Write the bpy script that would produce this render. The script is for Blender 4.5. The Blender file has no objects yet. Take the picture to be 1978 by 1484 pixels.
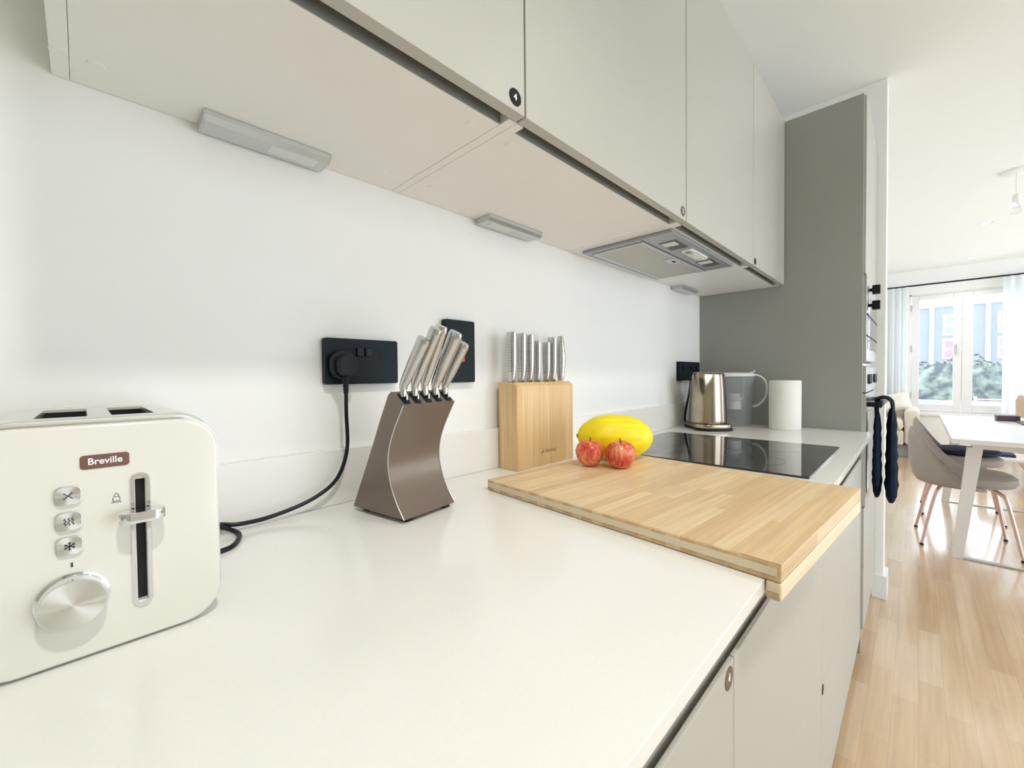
import bpy, bmesh, math, random
from math import pi, sin, cos, radians
from mathutils import Vector, Matrix
random.seed(7)
scene = bpy.context.scene
C = scene.collection

# ------------------------------------------------------------------ camera
F_PX, W_PX = 805.555, 1978.0
CAM = Vector((0.0, -0.7809, 1.1376))
_y, _p, _r = radians(43.6073), radians(-1.208), radians(-0.5509)
fw = Vector((cos(_p) * cos(_y), cos(_p) * sin(_y), sin(_p)))
rt = fw.cross(Vector((0, 0, 1))).normalized()
up = rt.cross(fw)
r2 = rt * cos(_r) + up * sin(_r)
u2 = -rt * sin(_r) + up * cos(_r)
cam_data = bpy.data.cameras.new('camera')
cam = bpy.data.objects.new('camera', cam_data)
C.objects.link(cam)
cam.matrix_world = Matrix(((r2.x, u2.x, -fw.x, CAM.x), (r2.y, u2.y, -fw.y, CAM.y), (r2.z, u2.z, -fw.z, CAM.z), (0, 0, 0, 1)))
cam_data.sensor_width = 36
cam_data.lens = F_PX / W_PX * 36
cam_data.shift_x = -15.965 / W_PX
cam_data.clip_start = 0.02
cam_data.clip_end = 200
scene.camera = cam

# ------------------------------------------------------------------ world, daylight, exposure
world = bpy.data.worlds.new('sky')
scene.world = world
world.use_nodes = True
bg = world.node_tree.nodes['Background']
bg.inputs['Color'].default_value = (0.85, 0.93, 1.0, 1)
bg.inputs['Strength'].default_value = 4.6


def portal(name, loc, direction, sx, sy):
    """guides the sky's light through a window opening; gives off nothing itself"""
    d = bpy.data.lights.new(name, 'AREA')
    d.shape = 'RECTANGLE'
    d.size, d.size_y = sx, sy
    d.cycles.is_portal = True
    o = bpy.data.objects.new(name, d)
    C.objects.link(o)
    o.location = loc
    o.rotation_euler = Vector(direction).to_track_quat('-Z', 'Y').to_euler()
    return o


portal('daylight_side_door', (1.45, -3.12, 1.12), (0, 1, 0.0), 1.8, 2.25)
portal('daylight_far_window', (8.42, -1.505, 1.39), (-1, 0, 0), 1.63, 1.70)
portal('daylight_living_door', (5.6, -3.62, 1.12), (0, 1, 0.0), 4.2, 2.25)

vs = scene.view_settings
vs.view_transform = 'Standard'
vs.look = 'None'
vs.gamma = 1
vs.use_curve_mapping = False
vs.exposure = 0.09
scene.cycles.max_bounces = 10
scene.cycles.diffuse_bounces = 6
scene.cycles.transparent_max_bounces = 12
scene.cycles.sample_clamp_indirect = 6

# ------------------------------------------------------------------ materials
MATS = {}


def mat(name, col, rough=0.5, metal=0.0, noise=0.03, nscale=18.0, bump=0.0, bscale=200.0, coat=0.0, trans=0.0, ior=1.45, spec=0.5, aniso=None):
    if name in MATS:
        return MATS[name]
    m = bpy.data.materials.new(name)
    m.use_nodes = True
    nt = m.node_tree
    b = nt.nodes['Principled BSDF']
    b.inputs['Roughness'].default_value = rough
    b.inputs['Metallic'].default_value = metal
    b.inputs['IOR'].default_value = ior
    b.inputs['Coat Weight'].default_value = coat
    b.inputs['Coat Roughness'].default_value = 0.05
    b.inputs['Transmission Weight'].default_value = trans
    b.inputs['Specular IOR Level'].default_value = spec
    tc = nt.nodes.new('ShaderNodeTexCoord')
    n = nt.nodes.new('ShaderNodeTexNoise')
    n.inputs['Scale'].default_value = nscale
    n.inputs['Detail'].default_value = 3
    nt.links.new(tc.outputs['Object'], n.inputs['Vector'])
    mx = nt.nodes.new('ShaderNodeMix')
    mx.data_type = 'RGBA'
    mx.inputs[6].default_value = (*[max(0, c * (1 - noise)) for c in col], 1)
    mx.inputs[7].default_value = (*[min(1, c * (1 + noise)) for c in col], 1)
    nt.links.new(n.outputs['Fac'], mx.inputs[0])
    nt.links.new(mx.outputs[2], b.inputs['Base Color'])
    if aniso:  # brushed streaks: stretched noise drives roughness
        mp = nt.nodes.new('ShaderNodeMapping')
        mp.inputs['Scale'].default_value = aniso
        n2 = nt.nodes.new('ShaderNodeTexNoise')
        n2.inputs['Scale'].default_value = 40
        nt.links.new(tc.outputs['Object'], mp.inputs['Vector'])
        nt.links.new(mp.outputs[0], n2.inputs['Vector'])
        mr = nt.nodes.new('ShaderNodeMapRange')
        mr.inputs[3].default_value = max(0.02, rough - 0.04)
        mr.inputs[4].default_value = rough + 0.05
        nt.links.new(n2.outputs['Fac'], mr.inputs[0])
        nt.links.new(mr.outputs[0], b.inputs['Roughness'])
    if bump:
        n3 = nt.nodes.new('ShaderNodeTexNoise')
        n3.inputs['Scale'].default_value = bscale
        nt.links.new(tc.outputs['Object'], n3.inputs['Vector'])
        bp = nt.nodes.new('ShaderNodeBump')
        bp.inputs['Strength'].default_value = bump
        bp.inputs['Distance'].default_value = 0.001
        nt.links.new(n3.outputs['Fac'], bp.inputs['Height'])
        nt.links.new(bp.outputs[0], b.inputs['Normal'])
    MATS[name] = m
    return m


def wood(name, c1, c2, mortar, rot=(0, 0, 0), length=0.3, width=0.03, rough=0.45, grain=(2, 60, 60), gap=0.0006, fine=0.12, coat=0.0, upright=False):
    """strip-laminated timber: bricks give each strip its tone, stretched noise the grain (strips run along local X after rot)"""
    m = bpy.data.materials.new(name)
    m.use_nodes = True
    nt = m.node_tree
    L = nt.links.new
    b = nt.nodes['Principled BSDF']
    b.inputs['Roughness'].default_value = rough
    b.inputs['Coat Weight'].default_value = coat
    b.inputs['Coat Roughness'].default_value = 0.14
    b.inputs['Coat IOR'].default_value = 1.8
    tc = nt.nodes.new('ShaderNodeTexCoord')
    mp = nt.nodes.new('ShaderNodeMapping')
    mp.inputs['Rotation'].default_value = rot
    L(tc.outputs['Object'], mp.inputs['Vector'])
    if upright:   # strips run up local Z on every side face
        sp_ = nt.nodes.new('ShaderNodeSeparateXYZ')
        L(tc.outputs['Object'], sp_.inputs[0])
        sm = nt.nodes.new('ShaderNodeMath')
        L(sp_.outputs[0], sm.inputs[0])
        L(sp_.outputs[1], sm.inputs[1])
        cb = nt.nodes.new('ShaderNodeCombineXYZ')
        L(sp_.outputs[2], cb.inputs[0])
        L(sm.outputs[0], cb.inputs[1])
        mp.inputs['Rotation'].default_value = (0, 0, 0)
        L(cb.outputs[0], mp.inputs['Vector'])
    br = nt.nodes.new('ShaderNodeTexBrick')
    br.offset = 0.37
    br.inputs['Scale'].default_value = 1.0
    br.inputs['Brick Width'].default_value = length
    br.inputs['Row Height'].default_value = width
    br.inputs['Mortar Size'].default_value = gap
    br.inputs['Mortar Smooth'].default_value = 0.3
    br.inputs['Color1'].default_value = (*c1, 1)
    br.inputs['Color2'].default_value = (*c2, 1)
    br.inputs['Mortar'].default_value = (*mortar, 1)
    L(mp.outputs[0], br.inputs['Vector'])
    mp2 = nt.nodes.new('ShaderNodeMapping')
    mp2.inputs['Scale'].default_value = grain
    L(mp.outputs[0], mp2.inputs['Vector'])
    n = nt.nodes.new('ShaderNodeTexNoise')
    n.inputs['Scale'].default_value = 1
    n.inputs['Detail'].default_value = 5
    L(mp2.outputs[0], n.inputs['Vector'])
    mr = nt.nodes.new('ShaderNodeMapRange')
    mr.inputs[1].default_value = 0.3
    mr.inputs[2].default_value = 0.7
    mr.inputs[3].default_value = 1 - fine
    mr.inputs[4].default_value = 1 + fine
    L(n.outputs['Fac'], mr.inputs[0])
    mu = nt.nodes.new('ShaderNodeVectorMath')
    mu.operation = 'SCALE'
    L(br.outputs['Color'], mu.inputs[0])
    L(mr.outputs[0], mu.inputs['Scale'])
    L(mu.outputs[0], b.inputs['Base Color'])
    MATS[name] = m
    return m


wall_m = mat('white_wall_paint', (0.90, 0.90, 0.885), 0.6, noise=0.01, bump=0.05, spec=0.3)
ceil_m = mat('ceiling_paint', (0.84, 0.84, 0.80), 0.8, noise=0.01)
carc_m = mat('white_melamine', (0.84, 0.825, 0.80), 0.35, noise=0.015)
door_m = mat('cashmere_door', (0.485, 0.475, 0.43), 0.38, noise=0.015)
panel_m = mat('grey_end_panel', (0.32, 0.325, 0.295), 0.5, noise=0.02, nscale=5)
rail_m = mat('handle_rail', (0.30, 0.29, 0.26), 0.35, noise=0.03)
top_m = mat('white_quartz', (0.86, 0.85, 0.82), 0.16, noise=0.025, nscale=350, spec=0.5)
cream_m = mat('cream_enamel', (0.74, 0.72, 0.66), 0.13, noise=0.005, coat=0.6)
chrome_m = mat('chrome', (0.80, 0.81, 0.83), 0.08, 1.0, noise=0.01)
brushed_m = mat('brushed_steel', (0.62, 0.61, 0.60), 0.26, 1.0, noise=0.06, aniso=(60, 60, 2))
kettle_m = mat('kettle_steel', (0.46, 0.40, 0.32), 0.2, 1.0, noise=0.08, aniso=(60, 60, 1))
black_m = mat('black_plastic', (0.008, 0.010, 0.014), 0.4, noise=0.1, spec=0.3)
sock_m = mat('slate_black_plate', (0.006, 0.012, 0.018), 0.45, noise=0.1, spec=0.22)
dark_m = mat('dark_interior', (0.01, 0.01, 0.01), 0.7, noise=0.1)
red_m = mat('red_switch', (0.75, 0.04, 0.04), 0.3)
bronze_m = mat('bronze_lacquer', (0.20, 0.155, 0.125), 0.33, 0.45, noise=0.08, nscale=500, coat=0.15)
melon_m = None
white_pl = mat('white_plastic', (0.85, 0.85, 0.82), 0.35, noise=0.01)
paper_m = mat('kitchen_paper', (0.88, 0.86, 0.82), 0.9, noise=0.01, bump=0.3, bscale=150)
alu_m = mat('aluminium', (0.60, 0.62, 0.62), 0.35, 0.7, noise=0.03)
lens_m = mat('frosted_lens', (0.70, 0.73, 0.72), 0.5, noise=0.02)
hood_m = mat('hood_grey', (0.36, 0.37, 0.40), 0.35, 0.35, noise=0.03)
glassk_m = mat('black_glass', (0.008, 0.008, 0.009), 0.04, noise=0.1, coat=0.5)
badge_m = mat('brown_badge', (0.20, 0.10, 0.08), 0.3, 0.3, noise=0.05)
ink_m = mat('printed_ink', (0.03, 0.03, 0.035), 0.5)
white_ink = mat('white_print', (0.9, 0.9, 0.9), 0.5)
sticker_m = mat('black_sticker', (0.010, 0.010, 0.010), 0.5, spec=0.2)
sticker_b = mat('brown_sticker', (0.13, 0.085, 0.05), 0.4)
frame_m = mat('white_window_frame', (0.83, 0.82, 0.82), 0.35, noise=0.01)
velvet_m = mat('taupe_velvet', (0.36, 0.325, 0.295), 0.85, noise=0.08, bump=0.3)
copper_m = mat('copper_legs', (0.70, 0.54, 0.50), 0.3, 0.7, noise=0.03)
table_m = mat('white_table', (0.78, 0.76, 0.74), 0.28, noise=0.03, nscale=6)
sofa_m = mat('cream_sofa_fabric', (0.76, 0.70, 0.62), 0.9, noise=0.05, bump=0.4)
pillow_m = mat('cream_pillow', (0.84, 0.80, 0.72), 0.9, noise=0.04, bump=0.3)
greybox_m = mat('grey_box', (0.40, 0.40, 0.41), 0.6)
navy_m = mat('navy_cloth', (0.007, 0.014, 0.03), 0.9, spec=0.12, noise=0.2, bump=0.6, bscale=90)
navy_c = mat('navy_cushion', (0.015, 0.02, 0.06), 0.8, noise=0.1)
rod_m = mat('dark_rod', (0.02, 0.02, 0.04), 0.4, 0.5)
purple_m = mat('dark_plum', (0.10, 0.06, 0.09), 0.4)
apple_stem_m = mat('apple_stem', (0.10, 0.06, 0.03), 0.7)
bulb_m = mat('bulb_glass', (0.95, 0.95, 0.93), 0.05, noise=0.0, trans=0.9)
facade_m = mat('lavender_render', (0.20, 0.235, 0.31), 0.9, noise=0.06, nscale=3)
stone_m = mat('pale_paving', (0.6, 0.6, 0.6), 0.9)
bench_m = mat('pink_wicker', (0.60, 0.38, 0.36), 0.7)
beige_m = mat('beige_boucle', (0.66, 0.52, 0.38), 0.9, noise=0.15, nscale=40)

oak_m = wood('oak_floor_strips', (0.56, 0.375, 0.215), (0.68, 0.50, 0.32), (0.46, 0.31, 0.18), length=0.42, width=0.066, rough=0.30, grain=(3, 60, 1), gap=0.0006, fine=0.10, coat=1.0)
bamboo_b = wood('bamboo_board', (0.66, 0.46, 0.25), (0.78, 0.60, 0.37), (0.60, 0.42, 0.23), length=0.24, width=0.021, rough=0.42, grain=(6, 130, 130), gap=0.0003, fine=0.10)
bamboo_v = wood('bamboo_block', (0.70, 0.47, 0.225), (0.76, 0.55, 0.29), (0.60, 0.39, 0.18), upright=True, length=1.2, width=0.022, rough=0.42, grain=(5, 140, 140), gap=0.0003, fine=0.12)
bamboo_e = wood('bamboo_edge', (0.86, 0.72, 0.50), (0.74, 0.56, 0.36), (0.6, 0.43, 0.27), rot=(radians(90), 0, 0), length=0.6, width=0.011, rough=0.45, grain=(6, 130, 130), gap=0.0003, fine=0.10)


def special_materials():
    # knob face: radial brushed, sectors from the polar angle
    m = bpy.data.materials.new('radial_brushed')
    m.use_nodes = True
    nt = m.node_tree
    L = nt.links.new
    b = nt.nodes['Principled BSDF']
    b.inputs['Metallic'].default_value = 1
    b.inputs['Base Color'].default_value = (0.70, 0.69, 0.66, 1)
    b.inputs['Roughness'].default_value = 0.25
    b.inputs['Anisotropic'].default_value = 0.95
    tg = nt.nodes.new('ShaderNodeTangent')
    tg.direction_type = 'RADIAL'
    tg.axis = 'Y'
    L(tg.outputs[0], b.inputs['Tangent'])
    tc = nt.nodes.new('ShaderNodeTexCoord')
    n = nt.nodes.new('ShaderNodeTexNoise')
    n.inputs['Scale'].default_value = 400
    L(tc.outputs['Object'], n.inputs['Vector'])
    mr = nt.nodes.new('ShaderNodeMapRange')
    mr.inputs[3].default_value = 0.2
    mr.inputs[4].default_value = 0.32
    L(n.outputs['Fac'], mr.inputs[0])
    b.inputs['Roughness'].default_value = 0.27
    MATS['radial'] = m
    # melon skin
    m = bpy.data.materials.new('yellow_melon_skin')
    m.use_nodes = True
    nt = m.node_tree
    L = nt.links.new
    b = nt.nodes['Principled BSDF']
    b.inputs['Roughness'].default_value = 0.42
    tc = nt.nodes.new('ShaderNodeTexCoord')
    mp = nt.nodes.new('ShaderNodeMapping')
    mp.inputs['Scale'].default_value = (8, 70, 70)
    n = nt.nodes.new('ShaderNodeTexNoise')
    n.inputs['Scale'].default_value = 1.3
    n.inputs['Detail'].default_value = 4
    L(tc.outputs['Object'], mp.inputs['Vector'])
    L(mp.outputs[0], n.inputs['Vector'])
    cr = nt.nodes.new('ShaderNodeValToRGB')
    cr.color_ramp.elements[0].position = 0.3
    cr.color_ramp.elements[0].color = (0.90, 0.70, 0.0, 1)
    cr.color_ramp.elements[1].position = 0.65
    cr.color_ramp.elements[1].color = (0.98, 0.84, 0.008, 1)
    L(n.outputs['Fac'], cr.inputs[0])
    L(cr.outputs[0], b.inputs['Base Color'])
    bp = nt.nodes.new('ShaderNodeBump')
    bp.inputs['Strength'].default_value = 0.5
    bp.inputs['Distance'].default_value = 0.002
    L(n.outputs['Fac'], bp.inputs['Height'])
    L(bp.outputs[0], b.inputs['Normal'])
    MATS['melon'] = m
    # apple skin: streaks along the meridians
    m = bpy.data.materials.new('striped_red_apple')
    m.use_nodes = True
    nt = m.node_tree
    L = nt.links.new
    b = nt.nodes['Principled BSDF']
    b.inputs['Roughness'].default_value = 0.25
    tc = nt.nodes.new('ShaderNodeTexCoord')
    mp = nt.nodes.new('ShaderNodeMapping')
    mp.inputs['Scale'].default_value = (190, 190, 22)
    n = nt.nodes.new('ShaderNodeTexNoise')
    n.inputs['Scale'].default_value = 1.0
    n.inputs['Detail'].default_value = 4
    L(tc.outputs['Object'], mp.inputs['Vector'])
    L(mp.outputs[0], n.inputs['Vector'])
    n2 = nt.nodes.new('ShaderNodeTexNoise')
    n2.inputs['Scale'].default_value = 22
    L(tc.outputs['Object'], n2.inputs['Vector'])
    ad = nt.nodes.new('ShaderNodeMath')
    ad.operation = 'MULTIPLY_ADD'
    ad.inputs[1].default_value = 0.55
    L(n.outputs['Fac'], ad.inputs[0])
    ml = nt.nodes.new('ShaderNodeMath')
    ml.operation = 'MULTIPLY'
    ml.inputs[1].default_value = 0.5
    L(n2.outputs['Fac'], ml.inputs[0])
    L(ml.outputs[0], ad.inputs[2])
    cr = nt.nodes.new('ShaderNodeValToRGB')
    e = cr.color_ramp.elements
    e[0].position = 0.38
    e[0].color = (0.52, 0.025, 0.025, 1)
    e[1].position = 0.70
    e[1].color = (0.92, 0.52, 0.24, 1)
    k = e.new(0.52)
    k.color = (0.74, 0.14, 0.08, 1)
    L(ad.outputs[0], cr.inputs[0])
    L(cr.outputs[0], b.inputs['Base Color'])
    MATS['apple'] = m
    # clear smoky plastic of the jug, sheer curtain, window glass, hedge
    for nm, col, tr, rough in (('jug_plastic', (0.97, 0.975, 0.98), 0.87, 0.05), ('sheer_curtain', (0.93, 0.96, 0.97), 0.30, 0.9), ('window_glass', (1, 1, 1), 0.94, 0.0)):
        m = bpy.data.materials.new(nm)
        m.use_nodes = True
        nt = m.node_tree
        L = nt.links.new
        out = nt.nodes['Material Output']
        nt.nodes.remove(nt.nodes['Principled BSDF'])
        t = nt.nodes.new('ShaderNodeBsdfTransparent')
        if nm == 'sheer_curtain':
            s0 = nt.nodes.new('ShaderNodeBsdfDiffuse')
            s1 = nt.nodes.new('ShaderNodeBsdfTranslucent')
            s0.inputs['Color'].default_value = (*col, 1)
            s1.inputs['Color'].default_value = (*col, 1)
            s = nt.nodes.new('ShaderNodeMixShader')
            L(s0.outputs[0], s.inputs[1])
            L(s1.outputs[0], s.inputs[2])
        else:
            s = nt.nodes.new('ShaderNodeBsdfPrincipled')
            s.inputs['Base Color'].default_value = (0.70, 0.73, 0.76, 1) if nm == 'jug_plastic' else (1, 1, 1, 1)
            s.inputs['Roughness'].default_value = rough
            t.inputs['Color'].default_value = (*col, 1)
        mx = nt.nodes.new('ShaderNodeMixShader')
        mx.inputs[0].default_value = 1 - tr
        L(t.outputs[0], mx.inputs[1])
        L(s.outputs[0], mx.inputs[2])
        L(mx.outputs[0], out.inputs['Surface'])
        MATS[nm] = m
    m = bpy.data.materials.new('hedge_leaves')
    m.use_nodes = True
    nt = m.node_tree
    L = nt.links.new
    b = nt.nodes['Principled BSDF']
    b.inputs['Roughness'].default_value = 0.7
    tc = nt.nodes.new('ShaderNodeTexCoord')
    n = nt.nodes.new('ShaderNodeTexNoise')
    n.inputs['Scale'].default_value = 6
    n.inputs['Detail'].default_value = 6
    L(tc.outputs['Object'], n.inputs['Vector'])
    cr = nt.nodes.new('ShaderNodeValToRGB')
    e = cr.color_ramp.elements
    e[0].position = 0.38
    e[0].color = (0.03, 0.05, 0.065, 1)
    e[1].position = 0.62
    e[1].color = (0.20, 0.26, 0.22, 1)
    L(n.outputs['Fac'], cr.inputs[0])
    L(cr.outputs[0], b.inputs['Base Color'])
    MATS['hedge'] = m


special_materials()
glass_m = MATS['window_glass']


# ------------------------------------------------------------------ mesh builder
class MB:
    def __init__(self):
        self.v, self.f = [], []

    def add(self, vs, fs):
        n = len(self.v)
        self.v += [Vector(p) for p in vs]
        self.f += [tuple(i + n for i in f) for f in fs]
        return self

    def from_bm(self, bm):
        bm.verts.index_update()
        self.add([v.co.copy() for v in bm.verts], [[v.index for v in f.verts] for f in bm.faces])
        bm.free()
        return self

    def box(self, x0, x1, y0, y1, z0, z1, bev=0.0, seg=2):
        bm = bmesh.new()
        bmesh.ops.create_cube(bm, size=1)
        for v in bm.verts:
            v.co = Vector(((x0 + x1) / 2 + v.co.x * (x1 - x0), (y0 + y1) / 2 + v.co.y * (y1 - y0), (z0 + z1) / 2 + v.co.z * (z1 - z0)))
        if bev > 0:
            bmesh.ops.bevel(bm, geom=bm.edges[:], offset=bev, segments=seg, profile=0.5, affect='EDGES')
        return self.from_bm(bm)

    def loft(self, rings, cap=True, closed=True):
        n = len(rings[0])
        vs = [p for r in rings for p in r]
        fs = []
        for i in range(len(rings) - 1):
            for j in range(n if closed else n - 1):
                k = (j + 1) % n
                fs.append((i * n + j, i * n + k, (i + 1) * n + k, (i + 1) * n + j))
        if cap:
            fs.append(tuple(reversed(range(n))))
            fs.append(tuple((len(rings) - 1) * n + j for j in range(n)))
        return self.add(vs, fs)

    def lathe(self, prof, c=(0, 0, 0), n=40, axis='z', sx=1.0, sy=1.0, cap=True):
        rings = []
        for r, h in prof:
            ring = []
            for j in range(n):
                a = 2 * pi * j / n
                p = (r * cos(a) * sx, r * sin(a) * sy, h)
                if axis == 'y':
                    p = (p[0], h, p[1])
                elif axis == 'x':
                    p = (h, p[0], p[1])
                ring.append(Vector(p) + Vector(c))
            rings.append(ring)
        return self.loft(rings, cap)

    def tube(self, path, r, n=12, rx=None, ref=None, cap=True):
        path = [Vector(p) for p in path]
        rr = r if isinstance(r, (list, tuple)) else [r] * len(path)
        rings, prev = [], None
        for i, p in enumerate(path):
            t = (path[min(i + 1, len(path) - 1)] - path[max(i - 1, 0)]).normalized()
            if prev is None:
                a = Vector(ref) if ref else (Vector((0, 0, 1)) if abs(t.z) < 0.9 else Vector((1, 0, 0)))
            else:
                a = prev
            s = (a - t * a.dot(t)).normalized()
            prev = s
            b = t.cross(s)
            q = rr[i]
            ra, rb = q if isinstance(q, (list, tuple)) else (q, q)
            rings.append([p + s * (ra * cos(2 * pi * j / n)) + b * (rb * sin(2 * pi * j / n)) for j in range(n)])
        return self.loft(rings, cap)

    def prism(self, poly, d, o=(0, 0, 0), ax=(1, 0, 0), ay=(0, 1, 0), az=(0, 0, 1), bev=0.0):
        o, ax, ay, az = map(Vector, (o, ax, ay, az))
        if bev <= 0:
            r0 = [o + ax * x + ay * y for x, y in poly]
            r1 = [p + az * d for p in r0]
            return self.loft([r0, r1])
        cx = sum(p[0] for p in poly) / len(poly)
        cy = sum(p[1] for p in poly) / len(poly)
        mx = max(abs(p[0] - cx) for p in poly)
        my = max(abs(p[1] - cy) for p in poly)
        rings = []
        for k, h in ((1, 0), (0.3, bev * 0.3), (0, bev), (0, d - bev), (0.3, d - bev * 0.3), (1, d)):
            sx, sy = 1 - k * bev / mx, 1 - k * bev / my
            rings.append([o + ax * (cx + (x - cx) * sx) + ay * (cy + (y - cy) * sy) + az * h for x, y in poly])
        return self.loft(rings)

    def sphere(self, c, r, sx=1, sy=1, sz=1, n=24, m=14):
        prof = [(max(1e-4, sin(pi * i / m)) * r, -cos(pi * i / m) * r * sz) for i in range(m + 1)]
        return self.lathe(prof, c, n, sx=sx, sy=sy)

    def shift(self, d):
        d = Vector(d)
        self.v = [p + d for p in self.v]
        return self

    def xf(self, M):
        self.v = [M @ p for p in self.v]
        return self


def rrect(w, h, r, n=6, cx=0, cy=0):
    pts = []
    for qx, qy, a0 in ((1, 1, 0), (-1, 1, 90), (-1, -1, 180), (1, -1, 270)):
        for i in range(n + 1):
            a = radians(a0 + 90 * i / n)
            pts.append((cx + qx * (w / 2 - r) + r * cos(a), cy + qy * (h / 2 - r) + r * sin(a)))
    return pts


def tag(o, label=None, cat=None, group=None, kind=None):
    if label: o['label'] = label
    if cat: o['category'] = cat
    if group: o['group'] = group
    if kind: o['kind'] = kind
    return o


def obj(name, mb, m, parent=None, smooth=35, world=False):
    """links ONE mesh object; world=True: the vertices are in world space and are shifted to the parent's origin"""
    if world and parent is not None:
        root = parent
        off = Vector((0, 0, 0))
        while root is not None:
            off += root.location
            root = root.parent
        mb.shift(-off)
    me = bpy.data.meshes.new(name)
    me.from_pydata([tuple(p) for p in mb.v], [], mb.f)
    bm = bmesh.new()
    bm.from_mesh(me)
    bmesh.ops.recalc_face_normals(bm, faces=bm.faces)
    bm.to_mesh(me)
    bm.free()
    me.materials.append(m)
    if smooth:
        me.polygons.foreach_set('use_smooth', [True] * len(me.polygons))
        me.set_sharp_from_angle(angle=radians(smooth))
    o = bpy.data.objects.new(name, me)
    C.objects.link(o)
    if smooth:
        wn = o.modifiers.new('weighted_normals', 'WEIGHTED_NORMAL')
        wn.keep_sharp = True
        wn.weight = 80
    if parent is not None:
        o.parent = parent
    return o


def thing(name, label, cat, loc=(0, 0, 0), rz=0.0, group=None):
    o = bpy.data.objects.new(name, None)
    o.empty_display_size = 0.05
    C.objects.link(o)
    o.location = loc
    o.rotation_euler = (0, 0, rz)
    return tag(o, label, cat, group)


def struct(name, mb, m, parent=None, smooth=35):
    o = obj(name, mb, m, parent, smooth)
    if parent is None:
        o['kind'] = 'structure'
    return o


def dup(root, loc, rz=None, label=None, group=None):
    def cp(o, par):
        c = o.copy()
        C.objects.link(c)
        c.parent = par
        for ch in list(o.children):
            cp(ch, c)
        return c
    r = cp(root, None)
    r.location = loc
    if rz is not None: r.rotation_euler = (0, 0, rz)
    if label: r['label'] = label
    if group: r['group'] = group
    return r


def text(name, s, size, m, parent, o, ax, ay, extrude=0.0004, bold=0.0, sx=1.0):
    """lettering centred on o, reading along ax with ay up, as a mesh part"""
    cu = bpy.data.curves.new(name, 'FONT')
    cu.body = s
    cu.size = size
    cu.extrude = extrude
    cu.offset = bold
    cu.align_x = 'CENTER'
    cu.align_y = 'CENTER'
    t = bpy.data.objects.new(name, cu)
    C.objects.link(t)
    bpy.context.view_layer.update()
    me = bpy.data.meshes.new_from_object(t.evaluated_get(bpy.context.evaluated_depsgraph_get()))
    bpy.data.objects.remove(t)
    bpy.data.curves.remove(cu)
    ax, ay = Vector(ax), Vector(ay)
    az = ax.cross(ay)
    for v in me.vertices:
        c = v.co
        v.co = Vector(o) + ax * (c.x * sx) + ay * c.y + az * c.z
    me.materials.clear()
    me.materials.append(m)
    me.name = name
    ob = bpy.data.objects.new(name, me)
    C.objects.link(ob)
    ob.parent = parent
    return ob


def cut(o, cutter_mb):
    """subtract a solid from an object's mesh"""
    k = obj('cutter', cutter_mb, dark_m, smooth=0)
    k.parent = o.parent
    md = o.modifiers.new('cut', 'BOOLEAN')
    md.object = k
    md.operation = 'DIFFERENCE'
    md.solver = 'EXACT'
    bpy.context.view_layer.update()
    me = bpy.data.meshes.new_from_object(o.evaluated_get(bpy.context.evaluated_depsgraph_get()))
    o.modifiers.clear()
    o.data = me
    wn = o.modifiers.new('weighted_normals', 'WEIGHTED_NORMAL')
    wn.keep_sharp = True
    me.polygons.foreach_set('use_smooth', [True] * len(me.polygons))
    me.set_sharp_from_angle(angle=radians(35))
    bpy.data.objects.remove(k)


def smoothpath(pts, k=6):
    pts = [Vector(p) for p in pts]
    out = []
    P = [pts[0]] + pts + [pts[-1]]
    for i in range(1, len(P) - 2):
        a, b, c, d = P[i - 1], P[i], P[i + 1], P[i + 2]
        for j in range(k):
            t = j / k
            out.append(0.5 * ((2 * b) + (c - a) * t + (2 * a - 5 * b + 4 * c - d) * t * t + (3 * b - a - 3 * c + d) * t ** 3))
    out.append(pts[-1])
    return out


# ------------------------------------------------------------------ setting
ZC = 2.574          # ceiling
XL, XR = 2.1407, 2.744   # tall unit from / to, return wall after it
XW = 8.25           # far window wall
WY = 0.012          # kitchen wall plane

struct('floor', MB().box(-0.57, XW + 0.15, -3.6, 0.6, -0.06, 0.0), oak_m, smooth=0)
struct('ceiling', MB().box(-0.57, XW + 0.15, -3.6, 0.6, ZC, ZC + 0.08), ceil_m, smooth=0)
struct('wall_left', MB().box(-0.45, XW, WY, WY + 0.12, 0, ZC), wall_m, smooth=0)
struct('wall_return', MB().box(XR, XR + 0.12, -0.665, WY, 0, ZC, 0.002), wall_m, smooth=0)
# unseen wall behind the camera, set close and dark to cut bounce light
b = MB().box(-0.57, -0.45, -3.6, WY, 0, ZC)
struct('wall_back', b, mat('low_bounce_sage', (0.36, 0.38, 0.31), 0.7, noise=0.02), smooth=0)
# right side: kitchen bay, then the wider living room, each with a glazed opening
b = MB()
b.box(-0.45, 0.55, -3.1, -3.0, 0, ZC).box(2.35, 3.2, -3.1, -3.0, 0, ZC).box(0.55, 2.35, -3.1, -3.0, 2.25, ZC)
b.box(3.2, 3.5, -3.6, -3.5, 0, ZC).box(7.7, XW, -3.6, -3.5, 0, ZC).box(3.5, 7.7, -3.6, -3.5, 2.25, ZC).box(3.1, 3.2, -3.5, -3.0, 0, ZC)
struct('wall_right', b, wall_m, smooth=0)
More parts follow.
